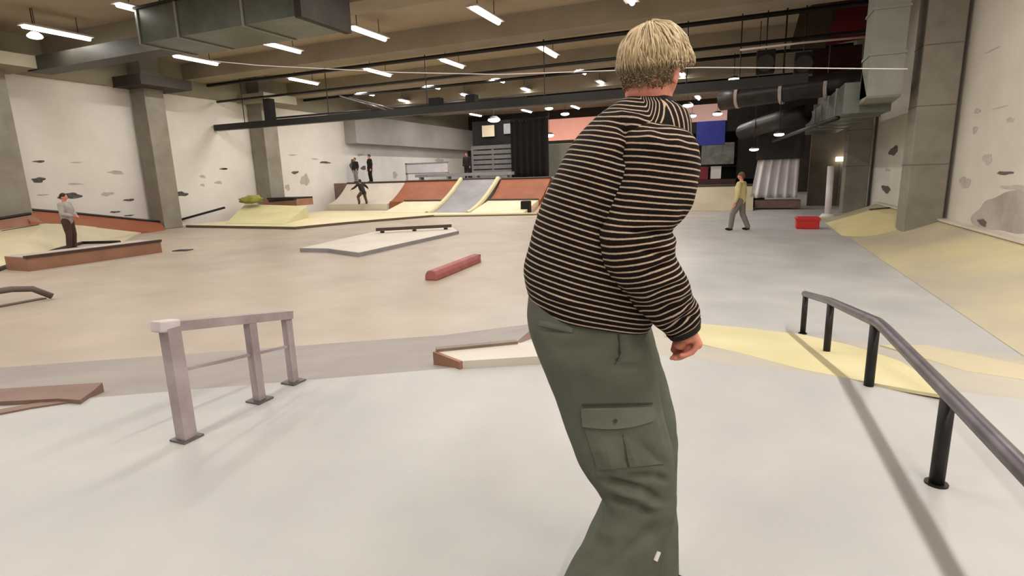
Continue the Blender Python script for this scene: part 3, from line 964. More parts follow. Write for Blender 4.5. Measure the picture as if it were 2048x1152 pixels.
t = thing('red_box', 'bright red plastic crate on the floor near the right wall', 'crate', ((a + b) / 2))
bevel(MB().box((a[0], a[1], ZF), (b[0], a[1] + .5, h)).build('crate_body', M_red, t), 0.03)
MB().box((a[0] - .02, a[1] - .02, h - .09), (b[0] + .02, a[1] + .52, h - .03)).build('rim', M_red, t)

# lit doorway and post by the right wall
t = thing('grey_door_wall', 'grey partition with a lit lamp over its narrow door near the right wall', 'partition', (3.3, 30, ZF))
a, b = on_y(1612, 425, 30), on_y(1702, 230, 30)
MB().box((a[0], 30, ZF), (XR, 30.2, 4.2)).build('panel', mat('partition_grey', (112, 102, 92), 0.8, scale=0.8, c2=(128, 118, 106)), t)
a, b = on_y(1672, 420, 29.9), on_y(1706, 325, 29.9)
d_ = MB().box((a[0], 29.9, a[2]), (b[0], 30.0, b[2])).build('door', mat('door_grey', (128, 122, 114), 0.7), t)
MB().box((a[0] + .05, 29.84, (a[2] + b[2]) / 2), (a[0] + .2, 29.9, (a[2] + b[2]) / 2 + .05)).build('handle', M_steel, d_)
c = on_y(1686, 318, 29.8)
MB().box((c[0] - .28, 29.7, c[2] - .1), (c[0] + .28, 29.95, c[2] + .1)).build('lamp', emit('warm_lamp', (255, 244, 214), 4.0), t)
t = thing('white_post', 'thin whitish post standing before the grey partition', 'post', on_z(1655, 432, ZF))
p0 = on_z(1655, 434, ZF)
p1 = on_y(1662, 332, p0[1])
MB().tube([p0, p1], 0.11, 12).build('shaft', M_white, t, smooth=True)
MB().tube([p0, p0 + (0, 0, .12)], [0.28, 0.2], 14).build('base', M_white, t, smooth=True)

# ducts and banner on the right
t = thing('grey_supply_duct', 'large pale grey square duct dropping from the ceiling by the right column', 'duct', (2.9, 16.5, 3.2))
MB().box((2.55, 16.0, 3.0), (3.25, 16.9, ZC - .01)).build('drop', M_galvR, t)
MB().prism([(2.55, 16.0, 3.0), (3.25, 16.0, 3.0), (3.25, 16.9, 3.7), (2.55, 16.9, 3.7)][::1], [(2.55, 16.02, 2.95), (3.25, 16.02, 2.95), (3.25, 17.2, 2.85), (2.55, 17.2, 2.85)]).build('elbow', M_galvR, t)
MB().box((2.2, 16.9, 2.7), (3.25, 27.0, 3.45)).build('run', M_galv, t)
for y in (18.2, 19.9, 21.6, 23.3):
    MB().box((2.17, y, 2.67), (3.28, y + .06, 3.48)).build('flange', M_galvR, t)
for z in (3.9, 4.9, 5.9):
    MB().box((2.52, 15.97, z), (3.28, 16.93, z + .06)).build('flange', M_galvR, t)
t = thing('black_round_duct', 'fat black round duct crossing towards the right wall above the bar', 'duct', (1.2, 21.5, 4.0))
MB().tube([(-1.0, 22.5, 3.87), (-.4, 22.3, 3.9), (1.0, 21.9, 3.95), (2.6, 21.4, 4.0), (3.4, 21.2, 4.05)], 0.37, 20).build('pipe', mat('black_duct', (38, 34, 33), 0.4, scale=3, c2=(56, 50, 48), metal=0.3), t, smooth=True)
for x, y in ((-.4, 22.3), (1.0, 21.9), (2.3, 21.5)):
    z = 3.92
    MB().tube([(x - .05, y + .015, z), (x + .05, y - .015, z)], 0.40, 20).build('clamp', M_lilac, t)
    MB().tube([(x, y, z + .4), (x, y, ZC)], 0.02, 8).build('hanger', M_black, t)
t = thing('black_slanted_duct', 'black flexible duct sloping down beside the grey duct', 'duct', (1, 24, 3))
MB().tube([(1.75, 22.2, 3.15), (1.1, 23.0, 3.1), (0.4, 24.4, 3.0), (-.2, 26.0, 2.9)], 0.33, 16).build('pipe', M_black, t, smooth=True)
MB().tube([(2.1, 16.9, 2.6), (1.6, 20.5, 2.55), (.9, 24.2, 2.4)], 0.06, 10).build('conduit', M_black, t, smooth=True)
for k, (x0, y0, x1, y1) in enumerate(((1511, 97, 1552, 150), (1588, 101, 1628, 150))):
    a, b = on_y(x0, y1 - 4, 20.6), on_y(x1, y0, 20.6)
    t = thing('hung_speaker', ('left', 'right')[k] + ' one of two black speakers hung above the round duct', 'speaker', ((a[0] + b[0]) / 2, 21, a[2]), 'hung speakers')
    bevel(MB().box((a[0], 20.6, a[2]), (b[0], 21.1, b[2])).build('cabinet', M_blackmatt, t), 0.03)
    c = ((a[0] + b[0]) / 2, 20.59, a[2] + (b[2] - a[2]) * .4)
    MB().tube([c, (c[0], 20.56, c[2])], 0.26, 18).build('cone', M_dark, t)
    MB().tube([(c[0], 20.85, b[2]), (c[0], 20.85, ZC)], 0.02, 8).build('hanger', M_black, t)
a, b = on_y(1628, 150, 24.0), on_y(1735, 90, 24.0)
t = thing('dark_red_banner', 'dark red cloth banner hanging by the ceiling left of the grey duct', 'banner', (2.6, 22.0, 4.5))
q = [on_y(1690, -30, 20.9), on_y(1752, -30, 20.9), on_y(1735, 75, 20.9), on_y(1650, 92, 20.9)]
MB().prism(q, [p + (0, .06, 0) for p in q]).build('cloth', M_redcloth, t)
q2 = [on_y(1625, 100, 22.6), on_y(1725, 88, 22.6), on_y(1722, 152, 22.6), on_y(1625, 150, 22.6)]
MB().prism(q2, [p + (0, .06, 0) for p in q2]).build('lower_cloth', mat('red_brown_cloth', (52, 14, 16), 0.9), t)
q = [on_y(1600, 24, 22.0), on_y(1690, -30, 22.0), on_y(1652, 92, 22.0), on_y(1580, 96, 22.0)]
o = MB().prism(q, [p + (0, .3, 0) for p in q]).build('brown_bulkhead', mat('brown_bulkhead_paint', (72, 60, 46), 0.9))
tag(o, 'brown bulkhead panel under the ceiling left of the dark red banner', 'panel')

# big grey duct upper left
t = thing('grey_box_duct', 'big grey green box duct under the ceiling at the upper left', 'duct', (-13, 11.7, 5.2))
MB().box((-15.4, 10.9, 5.2), (-9.9, 12.6, 6.05)).build('duct_body', M_galv, t)
MB().box((-9.9, 10.85, 5.15), (-9.7, 12.65, 6.1)).build('end_flange', M_dark, t)
MB().box((-15.45, 10.86, 6.05), (-9.7, 10.98, 6.12)).build('top_edge', M_black, t)
for x in (-15.4, -13.9, -11.6):
    MB().box((x, 10.87, 5.17), (x + .07, 12.63, 6.08)).build('seam', M_galvR, t)
MB().box((-22.6, 11.9, 5.3), (-15.4, 12.6, 5.75)).build('branch', mat('branch_metal', (62, 60, 52), 0.5, metal=0.3), t)
for x in (-14.6, -11):
    for y in (11.05, 12.45):
        MB().tube([(x, y, 6.05), (x, y, ZC)], 0.02, 8).build('hanger', M_black, t)

# ------------------------------------------------------------------ people
def catmull(keys, n):
    K = np.asarray(keys, float)
    m = len(K)
    out = []
    for i in range(n):
        t = i / (n - 1) * (m - 1)
        j = min(int(t), m - 2)
        u = t - j
        p0, p1, p2, p3 = K[max(j - 1, 0)], K[j], K[j + 1], K[min(j + 2, m - 1)]
        out.append(0.5 * (2 * p1 + (p2 - p0) * u + (2 * p0 - 5 * p1 + 4 * p2 - p3) * u * u + (3 * p1 - p0 - 3 * p2 + p3) * u ** 3))
    return np.array(out)


def sgnpow(v, e):
    return math.copysign(abs(v) ** e, v)


def loft(sections, steps, seg, sq=2.3):
    """sections: (left pixel, right pixel, rho, half depth[, tilt]); returns rows of 3D points and the axis"""
    keys = []
    for s in sections:
        (lx, ly), (rx, ry), rho, hd = s[:4]
        L, R_ = at(lx, ly, rho), at(rx, ry, rho)
        b = FH * hd + UPW * (s[4] if len(s) > 4 else 0.0)
        keys.append(np.concatenate([(L + R_) / 2, (R_ - L) / 2, b]))
    K = catmull(keys, steps)
    rows = []
    e = 2.0 / sq
    for k in K:
        c, a, b = k[0:3], k[3:6], k[6:9]
        rows.append([c + a * sgnpow(math.cos(2 * math.pi * j / seg), e) + b * sgnpow(math.sin(2 * math.pi * j / seg), e) for j in range(seg)])
    return rows, K[:, 0:3]


def rows_to_mesh(mb, rows, cap0=False, cap1=False):
    n, m = len(rows), len(rows[0])
    base = len(mb.v)
    mb.add([p for r in rows for p in r], [(i * m + k, i * m + (k + 1) % m, (i + 1) * m + (k + 1) % m, (i + 1) * m + k) for i in range(n - 1) for k in range(m)])
    if cap0:
        mb.f.append(tuple(base + k for k in range(m - 1, -1, -1)))
    if cap1:
        mb.f.append(tuple(base + (n - 1) * m + k for k in range(m)))
    return base


def row_normals(rows):
    R_ = np.array(rows)
    du = np.roll(R_, -1, 1) - np.roll(R_, 1, 1)
    dv = np.gradient(R_, axis=0)
    N = np.cross(dv, du)
    N /= (np.linalg.norm(N, axis=2, keepdims=True) + 1e-9)
    c = R_.mean(axis=1, keepdims=True)
    s = np.sign(((R_ - c) * N).sum(axis=2).mean())
    return N * s


def seg_dist(px, py, a, b):
    ax, ay = a
    bx, by = b
    L2 = (bx - ax) ** 2 + (by - ay) ** 2
    t = max(0.0, min(1.0, ((px - ax) * (bx - ax) + (py - ay) * (by - ay)) / L2))
    return math.hypot(px - ax - t * (bx - ax), py - ay - t * (by - ay)), t


def sculpt(rows, creases, amp, freq, seed=0.0, anis=(1, 1, 1), lim=None):
    """cloth relief: broad noise plus creases and ridges (pixel polylines on the side seen)"""
    N = row_normals(rows)
    out = []
    for i, r in enumerate(rows):
        rr = []
        for k, p in enumerate(r):
            n = N[i][k]
            q = Vector((p[0] * freq * anis[0] + seed, p[1] * freq * anis[1], p[2] * freq * anis[2]))
            d = amp * (noise.noise(q) + 0.5 * noise.noise(q * 2.1))
            if n @ (CAM - p) > 0:
                x, y = to_px(p)
                for (a, b, w, h) in creases:
                    ds, t = seg_dist(x, y, a, b)
                    if ds < 3 * w:
                        d += h * math.exp(-(ds / w) ** 2) * min(1, 0.25 + 3 * min(t, 1 - t))
            rr.append(p + n * d)
        out.append(rr)
    return out


def attr(o, name, values):
    a = o.data.attributes.new(name, 'FLOAT', 'POINT')
    a.data.foreach_set('value', [float(v) for v in values])


def remesh(o, voxel, smooth_it=4):
    m = o.modifiers.new('remesh', 'REMESH')
    m.mode = 'VOXEL'
    m.voxel_size = voxel
    m.use_smooth_shade = True
    s = o.modifiers.new('smooth', 'SMOOTH')
    s.factor = 0.5
    s.iterations = smooth_it
    return o


def stripe_material():
    m = bpy.data.materials.new('striped_knit')
    m.use_nodes = True
    nt = m.node_tree
    b = nt.nodes['Principled BSDF']
    b.inputs['Roughness'].default_value = 0.95
    b.inputs['Specular IOR Level'].default_value = 0.15
    at_ = nt.nodes.new('ShaderNodeAttribute')
    at_.attribute_name = 'stripe'
    tc = nt.nodes.new('ShaderNodeTexCoord')
    nz = nt.nodes.new('ShaderNodeTexNoise')
    nz.inputs['Scale'].default_value = 160
    nt.links.new(tc.outputs['Object'], nz.inputs['Vector'])
    ad = nt.nodes.new('ShaderNodeMath')
    ad.operation = 'MULTIPLY_ADD'
    nt.links.new(nz.outputs['Fac'], ad.inputs[0])
    ad.inputs[1].default_value = 0.10
    nt.links.new(at_.outputs['Fac'], ad.inputs[2])
    fr = nt.nodes.new('ShaderNodeMath')
    fr.operation = 'FRACT'
    nt.links.new(ad.outputs[0], fr.inputs[0])
    rp = nt.nodes.new('ShaderNodeValToRGB')
    el = rp.color_ramp.elements
    blk, st = rgb(24, 15, 11), rgb(178, 158, 138)
    el[0].position, el[0].color = 0.0, blk
    el[1].position, el[1].color = 1.0, blk
    for pos, c in ((0.34, blk), (0.41, st), (0.60, st), (0.67, blk)):
        e = el.new(pos)
        e.color = c
    nt.links.new(fr.outputs[0], rp.inputs['Fac'])
    nt.links.new(rp.outputs['Color'], b.inputs['Base Color'])
    bp = nt.nodes.new('ShaderNodeBump')
    bp.inputs['Strength'].default_value = 0.25
    bp.inputs['Distance'].default_value = 0.004
    n2 = nt.nodes.new('ShaderNodeTexNoise')
    n2.inputs['Scale'].default_value = 420
    nt.links.new(tc.outputs['Object'], n2.inputs['Vector'])
    nt.links.new(n2.outputs['Fac'], bp.inputs['Height'])
    nt.links.new(bp.outputs['Normal'], b.inputs['Normal'])
    return m


def hair_material(name, dark, light):
    m = bpy.data.materials.new(name)
    m.use_nodes = True
    nt = m.node_tree
    b = nt.nodes['Principled BSDF']
    b.inputs['Roughness'].default_value = 0.55
    at_ = nt.nodes.new('ShaderNodeAttribute')
    at_.attribute_name = 'tone'
    rp = nt.nodes.new('ShaderNodeValToRGB')
    rp.color_ramp.elements[0].color = rgb(*dark)
    rp.color_ramp.elements[1].color = rgb(*light)
    nt.links.new(at_.outputs['Fac'], rp.inputs['Fac'])
    nt.links.new(rp.outputs['Color'], b.inputs['Base Color'])
    return m


M_skin = mat('skin', (196, 122, 104), 0.55, scale=14, c2=(212, 142, 122))
M_skin.node_tree.nodes['Principled BSDF'].inputs['Subsurface Weight'].default_value = 0.08
M_skin.node_tree.nodes['Principled BSDF'].inputs['Subsurface Radius'].default_value = (0.01, 0.004, 0.002)
M_knit = stripe_material()
M_trouser = mat('olive_canvas', (82, 85, 73), 0.9, scale=9, c2=(92, 95, 83), bump=0.12, bscale=700, spec=0.2)
M_flap = mat('olive_canvas_worn', (93, 97, 85), 0.9, scale=12, c2=(103, 107, 95), bump=0.12, bscale=700, spec=0.2)
M_seam = mat('olive_seam', (54, 56, 47), 0.9, scale=12)
M_hair = hair_material('blond_hair', (84, 64, 42), (222, 198, 156))

RHO = 1.60
foot_c = at(1235, 1180, 1.56)
skater = thing('person', 'skater seen from behind in a striped black sweater and olive cargo trousers', 'person', (foot_c[0], foot_c[1], 0.098))

# ---- trousers: near leg with the hips, far leg
near = [((1058, 585), (1290, 622), 1.60, 0.17), ((1054, 612), (1290, 645), 1.60, 0.175), ((1056, 650), (1294, 672), 1.59, 0.175), ((1073, 702), (1304, 715), 1.57, 0.165),
        ((1098, 765), (1314, 772), 1.55, 0.13), ((1121, 828), (1325, 832), 1.53, 0.115), ((1143, 888), (1338, 885), 1.51, 0.11), ((1165, 935), (1346, 930), 1.50, 0.105),
        ((1190, 975), (1348, 968), 1.50, 0.10), ((1206, 1003), (1347, 1000), 1.49, 0.10), ((1198, 1030), (1338, 1035), 1.48, 0.10), ((1181, 1068), (1326, 1078), 1.47, 0.105),
        ((1158, 1115), (1310, 1125), 1.46, 0.11), ((1132, 1165), (1292, 1173), 1.45, 0.115), ((1114, 1205), (1278, 1212), 1.45, 0.12)]
rows, axis_n = loft(near, 150, 110, 2.5)
cre = [((1205, 962), (1285, 980), 8, -0.016), ((1285, 980), (1318, 1002), 9, -0.012), ((1212, 998), (1275, 1012), 9, -0.016), ((1275, 1012), (1300, 1026), 9, -0.012),
       ((1225, 980), (1310, 1000), 9, 0.010), ((1235, 1008), (1325, 1012), 10, 0.008), ((1250, 956), (1310, 952), 7, -0.010), ((1310, 952), (1335, 962), 8, -0.008),
       ((1243, 868), (1257, 934), 3.5, -0.009), ((1252, 870), (1268, 930), 7, 0.006), ((1195, 880), (1235, 945), 14, 0.008), ((1275, 880), (1330, 935), 10, -0.006),
       ((1238, 668), (1240, 712), 4, -0.012), ((1240, 712), (1229, 727), 4, -0.010), ((1226, 733), (1290, 731), 5, -0.007), ((1248, 665), (1262, 715), 10, 0.006),
       ((1230, 1110), (1320, 1050), 14, -0.010), ((1215, 1120), (1290, 1060), 10, 0.006), ((1150, 690), (1165, 790), 22, -0.006), ((1085, 645), (1145, 652), 7, 0.004),
       ((1190, 1060), (1240, 1075), 16, 0.006), ((1310, 800), (1340, 905), 5, -0.004), ((1078, 662), (1142, 664), 3, -0.004), ((1100, 700), (1200, 690), 12, -0.003)]
cre = [(a, b, w, h * 1.5) for a, b, w, h in cre]
rows = sculpt(rows, cre, 0.004, 9.0, 3.0)
mb = MB()
rows_to_mesh(mb, rows, True, True)
far = [((1150, 640), (1300, 650), 1.70, 0.10), ((1170, 720), (1318, 716), 1.71, 0.10), ((1200, 790), (1338, 786), 1.70, 0.10), ((1215, 845), (1349, 842), 1.69, 0.10), ((1222, 888), (1354, 884), 1.68, 0.10),
       ((1224, 940), (1350, 936), 1.65, 0.10), ((1225, 1000), (1348, 1000), 1.61, 0.10), ((1226, 1060), (1351, 1060), 1.57, 0.10), ((1226, 1120), (1352, 1120), 1.54, 0.105), ((1226, 1200), (1354, 1200), 1.51, 0.105)]
rows2, axis_f = loft(far, 90, 80, 2.4)
rows2 = sculpt(rows2, [], 0.006, 10.0, 8.0)
rows_to_mesh(mb, rows2, True, True)
trousers = mb.build('trousers', M_trouser, skater, smooth=True)

org = ORIGIN['person']
bvh_t = BVHTree.FromPolygons([Vector(p) for p in mb.v], mb.f)


def patch_on(bvh, corners, nu, nv, lift, thick, name, material, parent, edge_drop=True, bow=None):
    """a cloth piece laid on a surface: corners TL, TR, BR, BL in pixels"""
    tl, tr, br, bl = [np.array(c, float) for c in corners]
    outer, inner = [], []
    for j in range(nv + 1):
        v = j / nv
        ro, ri = [], []
        for i in range(nu + 1):
            u = i / nu
            q = (tl * (1 - u) + tr * u) * (1 - v) + (bl * (1 - u) + br * u) * v
            if bow:
                q = q + np.array((0, bow * v * 4 * u * (1 - u)))
            d = ray(*q)
            d = d / np.linalg.norm(d)
            hit, nn, _, _ = bvh.ray_cast(Vector(CAM), Vector(d))
            hit, nn = np.array(hit), np.array(nn)
            if nn @ d > 0:
                nn = -nn
            ro.append(hit + nn * (lift + thick))
            ri.append(hit + nn * (lift - 0.003))
        outer.append(ro)
        inner.append(ri)
    m = MB()
    m.grid(outer)
    m.grid(inner)
    N = nu + 1
    tot = N * (nv + 1)
    for i in range(nu):
        m.f += [(i, i + 1, i + 1 + tot, i + tot), (nv * N + i, nv * N + i + 1, nv * N + i + 1 + tot, nv * N + i + tot)]
    for j in range(nv):
        m.f += [(j * N, (j + 1) * N, (j + 1) * N + tot, j * N + tot), (j * N + nu, (j + 1) * N + nu, (j + 1) * N + nu + tot, j * N + nu + tot)]
    return m.build(name, material, parent, smooth=False)


pocket = patch_on(bvh_t, ((1168, 850), (1303, 842), (1326, 928), (1196, 938)), 14, 10, 0.0, 0.005, 'cargo_pocket', M_trouser, trousers)
for p_ in pocket.data.polygons:
    p_.use_smooth = False
flap = patch_on(bvh_t, ((1164, 816), (1303, 813), (1304, 840), (1167, 850)), 16, 5, 0.006, 0.005, 'pocket_flap', M_flap, trousers, bow=10)
bc = np.array(bvh_t.ray_cast(Vector(CAM), Vector(ray(1231, 842) / np.linalg.norm(ray(1231, 842))))[0])
tocam = (CAM - bc) / np.linalg.norm(CAM - bc)
MB().tube([bc + tocam * 0.012, bc + tocam * 0.0165], 0.0055, 14).build('button', mat('dark_button', (28, 28, 22), 0.4), trousers)
patch_on(bvh_t, ((1080, 640), (1145, 655), (1144, 664), (1079, 650)), 8, 2, 0.001, 0.003, 'back_pocket_welt', M_flap, trousers)
patch_on(bvh_t, ((1243, 868), (1247, 868), (1259, 932), (1255, 932)), 1, 10, 0.004, 0.0022, 'pocket_pleat', M_seam, trousers)
patch_on(bvh_t, ((1235, 668), (1238, 668), (1242, 706), (1239, 706)), 1, 8, 0.0, 0.0022, 'side_pocket_slit', M_seam, trousers)
patch_on(bvh_t, ((1239, 706), (1242, 706), (1231, 728), (1228, 728)), 1, 5, 0.0, 0.0022, 'side_pocket_slit', M_seam, trousers)
patch_on(bvh_t, ((1164, 808), (1304, 805), (1304, 808), (1164, 811)), 12, 1, 0.0, 0.003, 'pocket_seam', M_seam, trousers)
patch_on(bvh_t, ((1314, 1102), (1320, 1104), (1313, 1122), (1307, 1119)), 1, 3, 0.001, 0.003, 'fabric_tag', M_white, trousers)

# ---- sweater
tor = [((1066, 606), (1292, 648), 1.60, 0.185), ((1054, 580), (1298, 632), 1.60, 0.195), ((1048, 545), (1306, 605), 1.60, 0.20), ((1052, 505), (1312, 570), 1.60, 0.20), ((1068, 455), (1318, 525), 1.60, 0.20),
       ((1084, 405), (1328, 478), 1.60, 0.20), ((1104, 358), (1340, 428), 1.60, 0.205), ((1130, 312), (1354, 374), 1.60, 0.21), ((1160, 270), (1364, 322), 1.60, 0.205), ((1194, 235), (1372, 275), 1.60, 0.18),
       ((1226, 211), (1372, 232), 1.60, 0.13), ((1240, 202), (1356, 211), 1.60, 0.085), ((1248, 198), (1346, 204), 1.60, 0.07)]
rows, ax_t = loft(tor, 150, 130, 2.3)
cre = [((1240, 250), (1262, 275), 10, -0.02), ((1262, 275), (1236, 330), 10, -0.02), ((1225, 500), (1195, 440), 14, -0.018), ((1150, 600), (1230, 620), 14, -0.006), ((1180, 330), (1215, 420), 26, 0.010),
       ((1075, 590), (1160, 612), 6, 0.006), ((1110, 500), (1220, 545), 10, -0.005), ((1230, 225), (1290, 240), 9, 0.008)]
rows = sculpt(rows, cre, 0.007, 6.5, 1.0)
# hem rolls in
for k in range(len(rows[0])):
    c = ax_t[0]
    rows[0][k] = c + (rows[0][k] - c) * 0.93
mb = MB()
SP = 0.0152
stripe = []
rows_to_mesh(mb, rows, True, False)
s_along = np.concatenate([[0], np.cumsum(np.linalg.norm(np.diff(ax_t, axis=0), axis=1))])
piv = at(1268, 292, 1.60)
nrm_s = 110
for i, r in enumerate(rows):
    for p in r:
        u, w = (p - piv) @ RH, (p - piv)[2]
        base_s = s_along[i]
        if u > 0 and w > 0:
            # over the shoulder the knit bends round towards the sleeve
            i0 = np.argmin(np.linalg.norm(ax_t - ax_t[i], axis=1))
            k_ = min(1.0, u / 0.05) * min(1.0, w / 0.03)
            base_s = base_s * (1 - k_) + k_ * (s_along[-1] * 0.72 + math.hypot(u, w * 0.35) * 1.0)
        stripe.append(base_s / SP)
# right sleeve
slv = [((1290, 246), (1330, 246), 1.50, 0.05), ((1262, 250), (1372, 268), 1.48, 0.10), ((1244, 280), (1392, 300), 1.46, 0.125), ((1236, 325), (1393, 342), 1.45, 0.12), ((1226, 375), (1384, 390), 1.44, 0.115),
       ((1210, 425), (1366, 432), 1.43, 0.11), ((1198, 468), (1342, 458), 1.42, 0.105), ((1200, 505), (1350, 477), 1.415, 0.10), ((1214, 542), (1349, 506), 1.41, 0.095), ((1240, 578), (1366, 538), 1.41, 0.09),
       ((1268, 608), (1379, 564), 1.415, 0.08), ((1292, 634), (1384, 588), 1.42, 0.07), ((1314, 656), (1390, 603), 1.43, 0.06), ((1330, 667), (1396, 624), 1.435, 0.052), ((1338, 673), (1396, 640), 1.44, 0.048)]
rows, ax_s = loft(slv, 150, 90, 2.2)
cre = [((1255, 462), (1338, 466), 5, -0.016), ((1300, 470), (1345, 478), 5, -0.010), ((1345, 525), (1290, 545), 6, -0.012), ((1290, 487), (1345, 496), 6, 0.006), ((1280, 500), (1340, 512), 6, -0.010), ((1290, 550), (1345, 530), 6, -0.008), ((1300, 590), (1372, 566), 5, -0.007),
       ((1310, 575), (1365, 550), 6, 0.006), ((1325, 620), (1385, 590), 4, -0.008), ((1335, 640), (1390, 612), 4, 0.006), ((1335, 655), (1394, 630), 4, -0.007), ((1230, 440), (1210, 500), 12, 0.006),
       ((1290, 265), (1330, 300), 16, 0.006), ((1340, 275), (1385, 330), 14, 0.006), ((1330, 420), (1260, 470), 12, -0.006)]
rows = sculpt(rows, cre, 0.007, 12.0, 5.0)
rows_to_mesh(mb, rows, True, False)
sa = np.concatenate([[0], np.cumsum(np.linalg.norm(np.diff(ax_s, axis=0), axis=1))])
for i, r in enumerate(rows):
    for p in r:
        w_ = noise.noise(Vector(p) * 16) * 0.006 if i > 100 else noise.noise(Vector(p) * 9) * 0.002
        stripe.append((sa[i] + w_) / SP)
# left sleeve, held in front of the body
slf = [((1262, 260), (1330, 262), 1.74, 0.05), ((1230, 300), (1340, 305), 1.79, 0.08), ((1215, 370), (1330, 380), 1.83, 0.075), ((1205, 440), (1310, 450), 1.86, 0.07), ((1200, 500), (1290, 480), 1.85, 0.065),
       ((1225, 540), (1292, 500), 1.82, 0.06), ((1260, 560), (1295, 520), 1.79, 0.05)]
rows, ax_l = loft(slf, 80, 60, 2.2)
rows_to_mesh(mb, rows, True, False)
sl_ = np.concatenate([[0], np.cumsum(np.linalg.norm(np.diff(ax_l, axis=0), axis=1))])
for i, r in enumerate(rows):
    stripe += [sl_[i] / SP] * len(r)
sweater = mb.build('sweater', M_knit, skater, smooth=True, clean=False)
attr(sweater, 'stripe', stripe)
# ribbed edges
M_rib = mat('black_rib', (22, 15, 12), 0.95, scale=30, c2=(34, 25, 20))


def rib(sec, name, grow=1.02):
    rws, _ = loft(sec, 6, 64, 2.2)
    m = MB()
    inner = []
    for r in rws:
        c = sum(r) / len(r)
        inner.append([c + (p - c) * 0.94 for p in r])
    full = [[(sum(r) / len(r)) + (p - sum(r) / len(r)) * grow for p in r] for r in rws] + inner[::-1]
    rows_to_mesh(m, full)
    return m.build(name, M_rib, sweater, smooth=True)


rib([((1335, 671), (1397, 634), 1.438, 0.05), ((1342, 679), (1397, 650), 1.442, 0.045)], 'cuff', 1.06)
rib([((1248, 201), (1348, 207), 1.60, 0.072), ((1254, 193), (1344, 198), 1.60, 0.064)], 'collar', 1.03)

# ---- body under the clothes: one continuous skin
HC_ = at(1304, 146, 1.60)
fa = math.radians(44)
HFW = FH * math.cos(fa) + RH * math.sin(fa)
HFW = HFW * math.cos(math.radians(8)) - UPW * math.sin(math.radians(8))
HRT = np.cross(HFW, UPW)
HRT /= np.linalg.norm(HRT)
HUP = np.cross(HRT, HFW)
HM = np.array([HRT, HFW, HUP]).T * 0.925


def head_fn(d, p):
    x, y, z = p
    if d[2] < 0:                      # jaw narrows, chin comes forward
        k = (-d[2]) ** 1.4
        x *= 1 - 0.30 * k
        y = y * (1 - 0.18 * k) + 0.018 * k
    if d[1] > 0.35:                   # flatter face
        y -= 0.012 * (d[1] - 0.35)
    for sx in (-1, 1):                # eye sockets
        e = math.exp(-(((d[0] - sx * 0.38) / 0.2) ** 2 + ((d[2] - 0.02) / 0.14) ** 2)) if d[1] > 0 else 0
        y -= 0.008 * e
    if d[1] > 0:                      # brow
        y += 0.005 * math.exp(-((d[2] - 0.2) / 0.1) ** 2)
    return np.array((x, y, z))


mb = MB()
mb.ball(HC_, (0.074, 0.096, 0.116), HM, 40, 28, head_fn)
hp = lambda x, y, z: HC_ + HM @ np.array((x, y, z))
mb.capsule(hp(0, 0.093, 0.012), hp(0, 0.112, -0.026), 0.008, 0.013)            # nose
mb.ball(hp(0.010, 0.100, -0.03), 0.008)
mb.ball(hp(-0.010, 0.100, -0.03), 0.008)
mb.ball(hp(0, 0.086, -0.058), (0.024, 0.011, 0.006), HM)                       # lips
mb.ball(hp(0, 0.084, -0.068), (0.021, 0.011, 0.007), HM)
mb.ball(hp(0, 0.070, -0.098), (0.026, 0.020, 0.018), HM)                       # chin
for sx in (-1, 1):
    mb.ball(hp(sx * 0.078, -0.006, -0.012), (0.010, 0.020, 0.031), HM)         # ears
    mb.ball(hp(sx * 0.086, -0.012, 0.002), (0.007, 0.019, 0.023), HM)
    mb.ball(hp(sx * 0.079, 0.0, -0.034), (0.007, 0.009, 0.010), HM)
neck0 = at(1300, 235, 1.60)
mb.chain([neck0, at(1298, 205, 1.60), hp(0, -0.02, -0.04)], [0.068, 0.064, 0.062], 20)
pel, chest = at(1180, 620, 1.60), at(1270, 330, 1.60)
mb.chain([pel, at(1200, 520, 1.60), at(1232, 420, 1.60), chest, neck0], [0.125, 0.115, 0.12, 0.13, 0.075], 20)
shR, shL = at(1308, 272, 1.49), at(1290, 270, 1.74)
mb.chain([shL, at(1295, 262, 1.60), shR], [0.055, 0.07, 0.055], 16)
elR, wrR = at(1262, 490, 1.42), at(1374, 652, 1.442)
mb.chain([shR, elR, at(1320, 590, 1.42), wrR], [0.052, 0.042, 0.038, 0.026], 16)
elL, wrL = at(1245, 490, 1.855), at(1282, 545, 1.785)
mb.chain([shL, elL, wrL], [0.05, 0.04, 0.026], 16)
knR, anR = at(1275, 945, 1.50), at(1205, 1185, 1.45)
knL, anL = at(1290, 880, 1.68), at(1292, 1180, 1.50)
hipR, hipL = at(1185, 670, 1.53), at(1200, 670, 1.67)
mb.chain([pel, hipR, knR, anR], [0.115, 0.088, 0.058, 0.038], 16)
mb.chain([pel, hipL, knL, anL], [0.115, 0.085, 0.056, 0.038], 16)


